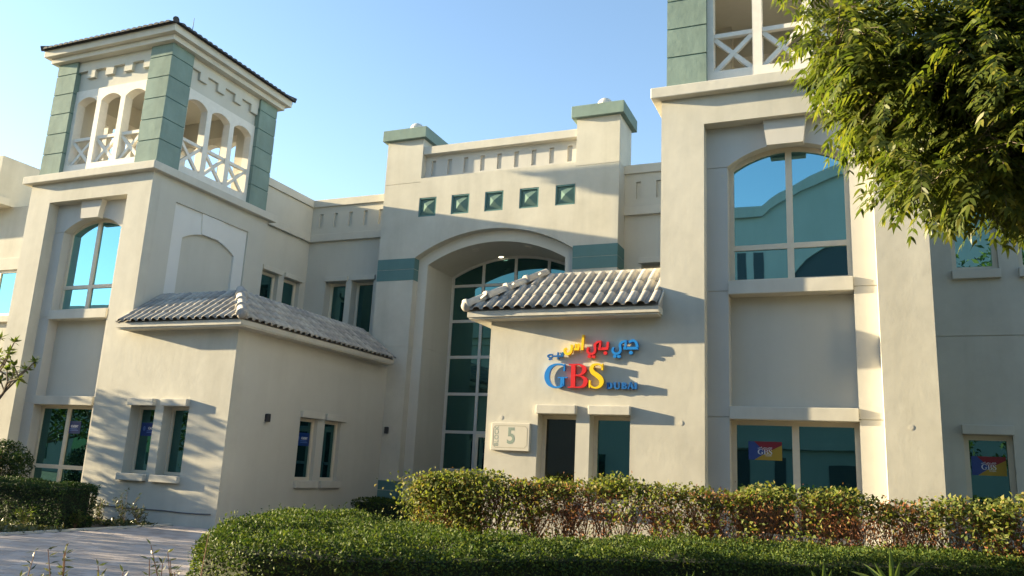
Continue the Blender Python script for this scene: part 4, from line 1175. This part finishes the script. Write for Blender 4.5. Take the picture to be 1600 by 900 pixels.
# ---- neem tree: trunk right of the frame, boughs hanging into the view
def neem():
    base = np.array([3.6, 4.6, GZ])
    tr = thing('neem_tree', tuple(base), 'neem tree with drooping feathery sunlit leaves hanging in at upper right', 'tree')
    segs = []
    def limb(P, r0, r1):
        for i in range(len(P) - 1):
            a = r0 + (r1 - r0) * i / (len(P) - 1); b = r0 + (r1 - r0) * (i + 1) / (len(P) - 1)
            segs.append((np.array(P[i], float), np.array(P[i + 1], float), a, b))
    limb([base, base + (0, .05, 1.2), base + (-.1, .1, 2.4), base + (-.25, .1, 3.4)], .19, .13)
    fork = base + (-.25, .1, 3.4)
    limb([fork, (2.6, 4.9, 4.2), (1.9, 5.0, 4.75), (1.0, 5.0, 4.95), (.35, 5.0, 4.75)], .10, .03)
    limb([fork, (2.5, 5.3, 3.7), (1.7, 5.4, 3.75), (1.0, 5.3, 3.5), (.55, 5.2, 3.25)], .08, .02)
    limb([fork, (3.2, 4.5, 5.0), (2.4, 4.7, 5.9), (1.4, 5.0, 6.2), (.5, 5.2, 6.0)], .10, .03)
    limb([fork, (3.9, 5.2, 4.6), (4.2, 5.8, 5.6)], .09, .05)
    # leafy blobs: centre, radii, number of leaf sprays
    blobs = []
    def bl(px, py, rx, ry, dy=0.0):
        px += 34; py -= 8; blobs.append(((.585 + (px - 1500) / 295, 4.8 + dy, 3.56 - (py - 200) / 290 - (px - 1500) * .00067), (rx / 295, .30, ry / 290), int(rx * ry / 68) + 3))
    for q in ((1315, 25, 45, 40, .1), (1283, 98, 30, 24, -.1), (1335, 112, 48, 36, .1), (1345, 180, 42, 34, -.05), (1385, 215, 30, 24, .1), (1400, 55, 70, 60, .15), (1480, 145, 80, 68, 0), (1455, 222, 55, 42, .2),
              (1560, 55, 80, 80, .1), (1570, 185, 70, 66, .1), (1530, 255, 55, 36, -.1), (1452, 292, 34, 20, .1), (1418, 318, 26, 14, -.1), (1385, 322, 14, 8, .0), (1540, 296, 40, 16, .1), (1600, 270, 50, 36, .2), (1500, 40, 80, 60, .2),
              (1470, 100, 70, 60, .5), (1560, 130, 80, 70, .5), (1380, 130, 40, 40, .4)):
        bl(*q)
    blobs += [((.15, 4.9, 4.95), (.35, .4, .3), 30), ((.75, 5.0, 5.05), (.5, .5, .3), 40), ((1.35, 5.0, 4.0), (.35, .5, .8), 45), ((.3, 5.1, 5.6), (.5, .6, .4), 30),
              ((1.2, 5.2, 5.8), (.8, .7, .6), 50), ((2.2, 4.8, 5.0), (.8, .9, .9), 60), ((3.4, 4.8, 5.6), (1.0, 1.0, .8), 60), ((1.9, 5.1, 3.9), (.5, .6, .5), 40)]
    LP = []; LD = []; LN = []; LL = []; LW = []
    for c, r, n in blobs:
        c = np.array(c); r = np.array(r)
        # twigs out of the nearest limb
        j = min(range(len(segs[:18])), key=lambda k: np.linalg.norm(segs[k][1] - c)); src = segs[j][1]
        mid = (src + c) / 2 + np.array([0, 0, .12]); segs.append((src, mid, .016, .011)); segs.append((mid, c, .011, .007))
        for s_ in range(n):
            p = c + rng.normal(size=3) * r * .55
            out = unit((p - c) / r + np.array([-.35, -.1, .15]) + rng.normal(size=3) * .35)
            if rng.random() < .5: segs.append((c + (p - c) * .2, p, .005, .0025))
            # a spray: 3-5 pinnate leaves fanning from the twig tip and drooping
            for q in range(rng.integers(3, 6)):
                d = unit(out + rng.normal(size=3) * .55); Lr = .19 + .12 * rng.random()
                npair = rng.integers(6, 9); side = unit(np.cross(d, [0, 0, 1]) + rng.normal(size=3) * .25); pos = p.copy(); prev = p.copy()
                for k in range(npair):
                    f = (k + 1) / npair
                    dk = unit(d + np.array([0, 0, -1.15]) * f ** 1.2); pos = pos + dk * Lr / npair
                    sk = unit(np.cross(dk, unit(np.cross(side, dk)))) ; nk = unit(np.cross(sk, dk))
                    for sg in (1, -1):
                        ll = .072 * (1 - .35 * abs(f - .45)) * (.85 + .3 * rng.random())
                        dl = unit(sk * sg * .85 + dk * .65 + np.array([0, 0, -.35]) + rng.normal(size=3) * .12)
                        LP.append(pos); LD.append(dl); LN.append(nk * 1.0 + rng.normal(size=3) * .35); LL.append(ll); LW.append(.0195 * (.85 + .3 * rng.random()))
                LP.append(pos); LD.append(dk); LN.append(nk); LL.append(.075); LW.append(.021)
                segs.append((p, pos, .0016, .001)) if rng.random() < .35 else None
    P = np.array(LP); D = unit(np.array(LD)); Nn = np.array(LN); L = np.array(LL)[:, None]; Wd = np.array(LW)[:, None]
    side = unit(np.cross(D, Nn)); up = np.cross(side, D)
    # sickle leaflet as a six-sided blade, curved sideways and downwards
    cv = side * (L * .10)
    V = np.stack([P, P + D * L * .28 + side * Wd * .5 + up * L * .02, P + D * L * .62 + side * Wd * .42 + cv * .5, P + D * L + cv - np.array([0, 0, 1]) * L * .12,
                  P + D * L * .62 - side * Wd * .36 + cv * .5 - up * L * .01, P + D * L * .28 - side * Wd * .5 + up * L * .02], 1)
    quads('crown', V, M['neem'], tr, 6)
    tube_batch('trunk', segs[:18], M['bark'], tr, 10, smooth=True)
    tube_batch('twigs', segs[18:], M['bark'], tr, 4)
neem()

# ---- leafy trees left of the frame that throw the dappled shade
def broad_tree(name, base, h, blobs, label, cat='tree', leaf=.16, mat='hedge', nl=1500, group=None, trunk=.12):
    base = np.array(base, float); t = thing(name, tuple(base), label, cat, group)
    segs = [(base, base + (0, 0, h * .5), trunk, trunk * .75)]
    fork = base + (0, 0, h * .5); V = []
    for c, r in blobs:
        c = np.array(c, float); mid = (fork + c) / 2 + (0, 0, .1)
        segs += [(fork, mid, trunk * .5, trunk * .3), (mid, c, trunk * .3, trunk * .1)]
        n = int(nl * r * r); q = rand_dir(n) * (rng.random((n, 1)) ** .4) * r * np.array([1, 1, .75]); cl = np.sin(q[:, 0] * 4 / r) + np.sin(q[:, 1] * 5 / r + 1) + np.sin(q[:, 2] * 6 / r)
        q = q[cl > -.6]; ls = leaf * (.6 + .8 * rng.random(len(q)))
        V.append(leaf_quads(c + q, rand_dir(len(q)) + (0, 0, -.1), rand_dir(len(q)) + (0, 0, .7), ls, ls * .42))
    tube_batch('trunk', segs, M['bark'], t, 8, smooth=True)
    quads('crown', np.vstack(V), M[mat], t)
    return t
broad_tree('shade_tree', (-30.5, 16.15, GZ), 3.2, [((-30.3, 16.2, 3.3), .9), ((-29.2, 16.5, 4.4), .8), ((-31.5, 16.0, 4.9), 1.0), ((-28.4, 16.3, 3.4), .6)], 'leafy tree out of the picture to the left throwing streaky shade', nl=420, leaf=.2)
broad_tree('shade_tree', (-34, 11.0, GZ), 4, [((-34, 11.0, 3.2), 2.0), ((-33, 9.4, 3.4), 1.9), ((-35, 12.9, 4.6), 1.6), ((-33.5, 7.4, 3.0), 1.8), ((-34, 6.0, 4.2), 1.9), ((-33, 4.4, 3.2), 1.8)], 'broad leafy tree beyond the left edge shading the path', nl=330, leaf=.28)
broad_tree('shade_tree', (-26, 2.5, GZ), 3.4, [((-26, 3.4, 2.0), 1.6), ((-25.5, 5.2, 1.7), 1.4), ((-26, 7.0, 2.2), 1.5), ((-26, 8.8, 1.8), 1.3), ((-26.4, 1.2, 2.8), 1.7)], 'low bushy tree beyond the left edge shading the near hedge', nl=330, leaf=.24)

broad_tree('shade_tree', (9.5, 15.0, GZ), 7, [((7.6, 15.5, 4.5), 1.7), ((8.5, 14.0, 7.0), 2.2), ((9.0, 16.0, 9.2), 2.2), ((10.8, 14.5, 6.0), 2.2), ((7.2, 14.6, 7.6), 1.5)], 'large leafy tree added unseen beyond the right edge to darken the far wing', nl=330, leaf=.24, trunk=.22)  # this tree and the next two: added out of view to block sky light
broad_tree('shade_tree', (5.6, 11.0, GZ), 6, [((4.7, 10, 3.5), 1.7), ((5.4, 12.5, 6), 2.0), ((4.9, 9, 6.5), 1.9), ((5.6, 13.5, 3), 1.6), ((4.6, 8, 9), 1.8), ((5.8, 11.5, 8.8), 2.0)], 'leafy tree added unseen just beyond the right edge to shade the far wing', nl=420, leaf=.24, trunk=.18)  # added off to the side to keep sky light from the wing
broad_tree('shade_tree', (8.0, 6.0, GZ), 6, [((6.6, 7.0, 4.0), 1.8), ((7.4, 9.6, 5.4), 2.1), ((8.6, 6.5, 6.6), 2.4), ((6.4, 9.0, 7.6), 1.7), ((8.0, 11.6, 4.2), 1.7)], 'leafy tree added unseen beyond the right edge nearer than the other to cut sky light', nl=330, leaf=.24, trunk=.2)  # likewise unseen, added to dim the far wing
# ---- frangipani at the left edge
def frangipani():
    base = np.array([-24.3, 16.3, GZ]); t = thing('frangipani_tree', tuple(base), 'frangipani tree with bare forked branches and leaf tufts at left edge', 'tree')
    segs = []; tips = []
    def grow(p, d, L, r, k):
        q = p + d * L; segs.append((p, q, r, r * .78))
        if k == 0: tips.append((q, d)); return
        for s_ in range(2 if k > 1 else 3):
            nd = unit(d + rng.normal(size=3) * np.array([.62, .4, .30]) + np.array([0, 0, .12])); grow(q, nd, L * (.62 + .25 * rng.random()), r * .72, k - 1)
    f = np.array([-24.0, 16.3, 1.9]); segs.append((base, f, .09, .075))
    for tx, ty, tz, via in ((-21.75, 16.2, 3.95, (-22.9, 16.25, 3.05)), (-22.35, 16.4, 3.75, (-22.9, 16.25, 3.05)), (-22.9, 16.3, 4.55, (-23.4, 16.3, 3.6)), (-23.25, 16.1, 4.15, (-23.4, 16.3, 3.6)), (-22.6, 16.0, 4.15, (-23.4, 16.3, 3.6)),
                        (-23.0, 16.5, 3.55, (-23.5, 16.4, 2.8)), (-22.15, 16.1, 3.45, (-22.9, 16.25, 3.05)), (-23.7, 16.4, 4.7, (-23.9, 16.4, 3.6)), (-24.6, 16.3, 4.5, (-24.2, 16.3, 3.4)), (-25.2, 16.1, 4.1, (-24.5, 16.2, 3.2)), (-25.6, 16.5, 3.6, (-24.7, 16.4, 2.9)), (-24.1, 16.0, 5.0, (-23.9, 16.2, 3.8))):
        v = np.array(via); e = np.array([tx, ty, tz]); k = (v + e) / 2 + rng.normal(size=3) * .07
        segs += [(f, v, .055, .040), (v, k, .034, .026), (k, e, .026, .019)]
        tips.append((e, unit(e - k)))
        e2 = k + unit(rng.normal(size=3) * .6 + (0, 0, .8)) * .35; segs.append((k, e2, .022, .016)); tips.append((e2, unit(e2 - k)))
    tube_batch('branches', segs, M['bark'], t, 6)
    V = []
    for p, d in tips:
        n = 15; D = rand_dir(n) * np.array([1, 1, .7]) + d * .45; Nn = rand_dir(n) * .4 + np.array([-.2, 0, 1]); ls = .17 + .13 * rng.random(n)
        V.append(leaf_quads(np.repeat(p[None], n, 0), D, Nn, ls, ls * .36, .12))
    quads('crown', np.vstack(V), M['frang'], t)
frangipani()

# ---- bush by the left window
def bush(name, c, r, n, leaf, mat, label, group=None):
    c = np.array(c, float); t = thing(name, (c[0], c[1], GZ), label, 'bush', group)
    q = rand_dir(n) * (rng.random((n, 1)) ** .33) * np.array(r); cl = np.sin(q[:, 0] * 7) + np.sin(q[:, 1] * 8 + 1) + np.sin(q[:, 2] * 9); q = q[cl > -.9]
    ls = leaf * (.6 + .8 * rng.random(len(q)))
    tube_batch('stems', [(np.array([c[0], c[1], GZ]), c + rand_dir(1)[0] * np.array(r) * .8, .02, .008) for _ in range(14)], M['twig'], t, 4)
    quads('foliage', leaf_quads(c + q, rand_dir(len(q)), rand_dir(len(q)) + (0, 0, .6), ls, ls * .5), M[mat], t)
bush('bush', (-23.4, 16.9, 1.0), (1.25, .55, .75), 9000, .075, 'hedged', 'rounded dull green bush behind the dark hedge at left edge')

# ---- weeds in the bed and in the foreground
def weed(x, y, h, n, label, group, z=GZ, leaf=.07, spread=.5, mat='weed'):
    t = thing('weed', (x, y, z), label, 'plant', group); segs = []; V = []
    for k in range(n):
        a = random.uniform(0, 2 * math.pi); s_ = random.uniform(.1, spread); p = np.array([x, y, z]); H = h * random.uniform(.55, 1)
        pts = [p + np.array([math.cos(a) * s_ * f * h, math.sin(a) * s_ * f * h, H * (f - .12 * f * f)]) for f in (0, .35, .7, 1)]
        for q0, q1 in zip(pts[:-1], pts[1:]): segs.append((q0, q1, .0045, .003))
        for f in np.linspace(.3, 1, 11):
            i = min(int(f * 3), 2); pp = pts[i] + (pts[i + 1] - pts[i]) * (f * 3 - i if f < 1 else 1)
            for s2 in range(2):
                d = rand_dir(1)[0] * np.array([1, 1, .5]) + np.array([0, 0, .35]); V.append(leaf_quads(pp[None], d[None], rand_dir(1) + (0, 0, .6), [leaf * random.uniform(.6, 1.3)], [leaf * .28]))
    tube_batch('stems', segs, M['twig'], t, 4); quads('leaves', np.vstack(V), M[mat], t)
for x, y, h, n, lab in ((-18.2, 16.9, 1.05, 8, 'tallest straggly weed in the bed against the foot of the left annex'), (-17.75, 17.0, .62, 8, 'straggly weed at the corner where the path meets the left annex'),
                        (-18.9, 16.7, .7, 8, 'straggly weed just right of the dark hedge end'), (-17.95, 15.2, .55, 11, 'bright yellowish weed leaning over the path edge'), (-18.6, 14.3, .6, 10, 'pale weed standing before the middle of the dark hedge')):
    weed(x, y, h, n, lab, 'weeds in the bed beside the path', leaf=.10, mat='frang' if 'y' in lab[:8] and h < .6 or 'pale' in lab else 'weed')
# low ground cover nobody could count
V = []
for k in range(900):
    x = random.uniform(-24, -17.5); y = random.uniform(12.6, 17.5)
    if 14.6 < y < 16.2 and x < -17.5: y = random.uniform(12.6, 14.6)
    n = random.randint(4, 10); P = np.array([x, y, GZ]) + rng.normal(size=(n, 3)) * (.08, .08, .01) + (0, 0, .02); ls = .14 * (.5 + rng.random(n))
    V.append(leaf_quads(P, rand_dir(n) * (1, 1, .4) + (0, 0, .5), rand_dir(n) + (0, 0, .7), ls, ls * .3))
quads('ground_cover', np.vstack(V), M['weed'], None, kind='stuff')
for x, y, h, n, lab in ((-7.1, 5.5, 1.15, 7, 'spindly weed at the bottom left corner of the view'), (-6.45, 5.5, 1.28, 7, 'forked feathery weed sprouting at the bottom edge left of the path centre'),
                        (-5.85, 5.5, 1.18, 7, 'low feathery weed at the bottom edge in front of the path'), (-5.5, 5.6, 1.28, 8, 'dark feathery weed at the bottom edge near the hedge'), (-5.15, 5.6, 1.45, 8, 'tallest feathery weed touching the left end of the near hedge')):
    weed(x, y, h, n, lab, 'spindly weeds at the lower left', leaf=.072, spread=.26)

# ---- strap-leaved lilies before the hedge
def lily(x, y, z, blades, label):
    t = thing('strap_leaf_plant', (x, y, z), label, 'plant', 'strap leaved plants before the hedge')
    for (dx, h, lean, w_) in blades:
        mb = MB(); n = 7; vs = []
        for i in range(n + 1):
            f = i / n; px = x + dx * .15 + lean * f ** 1.6; pz = z + h * (f - .18 * abs(lean) * f * f); ww = w_ * (1 - f ** 2.2) * (.6 + .4 * min(1, f * 4)) + .001
            vs += [(px - ww, y + dx * .05, pz), (px, y + dx * .05 + ww * .5, pz), (px + ww, y + dx * .05, pz)]
        mb.add(vs, [(3 * i + k, 3 * i + k + 1, 3 * i + k + 4, 3 * i + k + 3) for i in range(n) for k in (0, 1)])
        part('leaf_blade', mb, M['strap'], t, smooth=True)
# rosettes on short stems
def rosette(x, y, z0, z1, L, blades, label):
    t = thing('strap_leaf_plant', (x, y, z0), label, 'plant', 'strap leaved plants before the hedge')
    part('stem', MB().tube((x, y, z0), (x, y, z1), .05, .035, 8), M['strap'], t)
    for k, (a, tilt, f) in enumerate(blades):
        d = Vector((math.sin(math.radians(tilt)) * math.cos(math.radians(a)), math.sin(math.radians(tilt)) * math.sin(math.radians(a)), math.cos(math.radians(tilt))))
        sd = d.cross(Vector((.2, -1, .1))).normalized(); up = sd.cross(d).normalized(); n = 7; vs = []
        for i in range(n + 1):
            q = i / n; p = Vector((x, y, z1 - .03)) + d * (L * f * q) + Vector((0, 0, -1)) * (.22 * L * f * q * q * math.sin(math.radians(tilt)) * 1.4); w_ = .030 * (1 - q ** 2.5) * (.55 + .45 * min(1, q * 4)) + .0008
            vs += [tuple(p - sd * w_ + up * w_ * .5), tuple(p), tuple(p + sd * w_ + up * w_ * .5)]
        part('leaf_blade', MB().add(vs, [(3 * i + k2, 3 * i + k2 + 1, 3 * i + k2 + 4, 3 * i + k2 + 3) for i in range(n) for k2 in (0, 1)]), M['strap'], t, smooth=True)
rosette(.27, 10.2, GZ, .52, .52, [(180, 52, 1), (165, 38, .9), (200, 26, .8), (90, 6, 1), (350, 14, .75), (0, 36, .95), (10, 55, .95), (190, 66, .9), (270, 20, .7), (340, 62, .7)], 'largest clump of pale green strap leaves at the bottom right')
rosette(-.42, 10.2, GZ, .40, .40, [(180, 22, .9), (0, 14, .9), (90, 4, 1), (0, 40, .7), (180, 48, .7)], 'small clump of strap leaf tips left of the large clump')
rosette(-1.85, 9.7, GZ, .24, .42, [(180, 18, .9), (0, 12, 1), (10, 38, .9), (180, 45, .8), (90, 5, .9)], 'few strap leaf tips at the bottom edge near the middle')
# trees across the lane, behind the camera (they show in the ground floor glass)
for x, y, lab in ((-30, -7, 'round street tree behind the camera at the far left'), (-19, -8, 'round street tree behind the camera left of centre'), (3.5, -8.5, 'round street tree behind the camera on the right')):
    broad_tree('street_tree', (x, y, GZ), 3, [((x, y, 2.7), 1.5), ((x + 1.2, y + .3, 3.4), 1.2), ((x - 1.1, y - .3, 3.2), 1.3), ((x + .2, y, 4.3), 1.1)], lab, nl=260, leaf=.22)
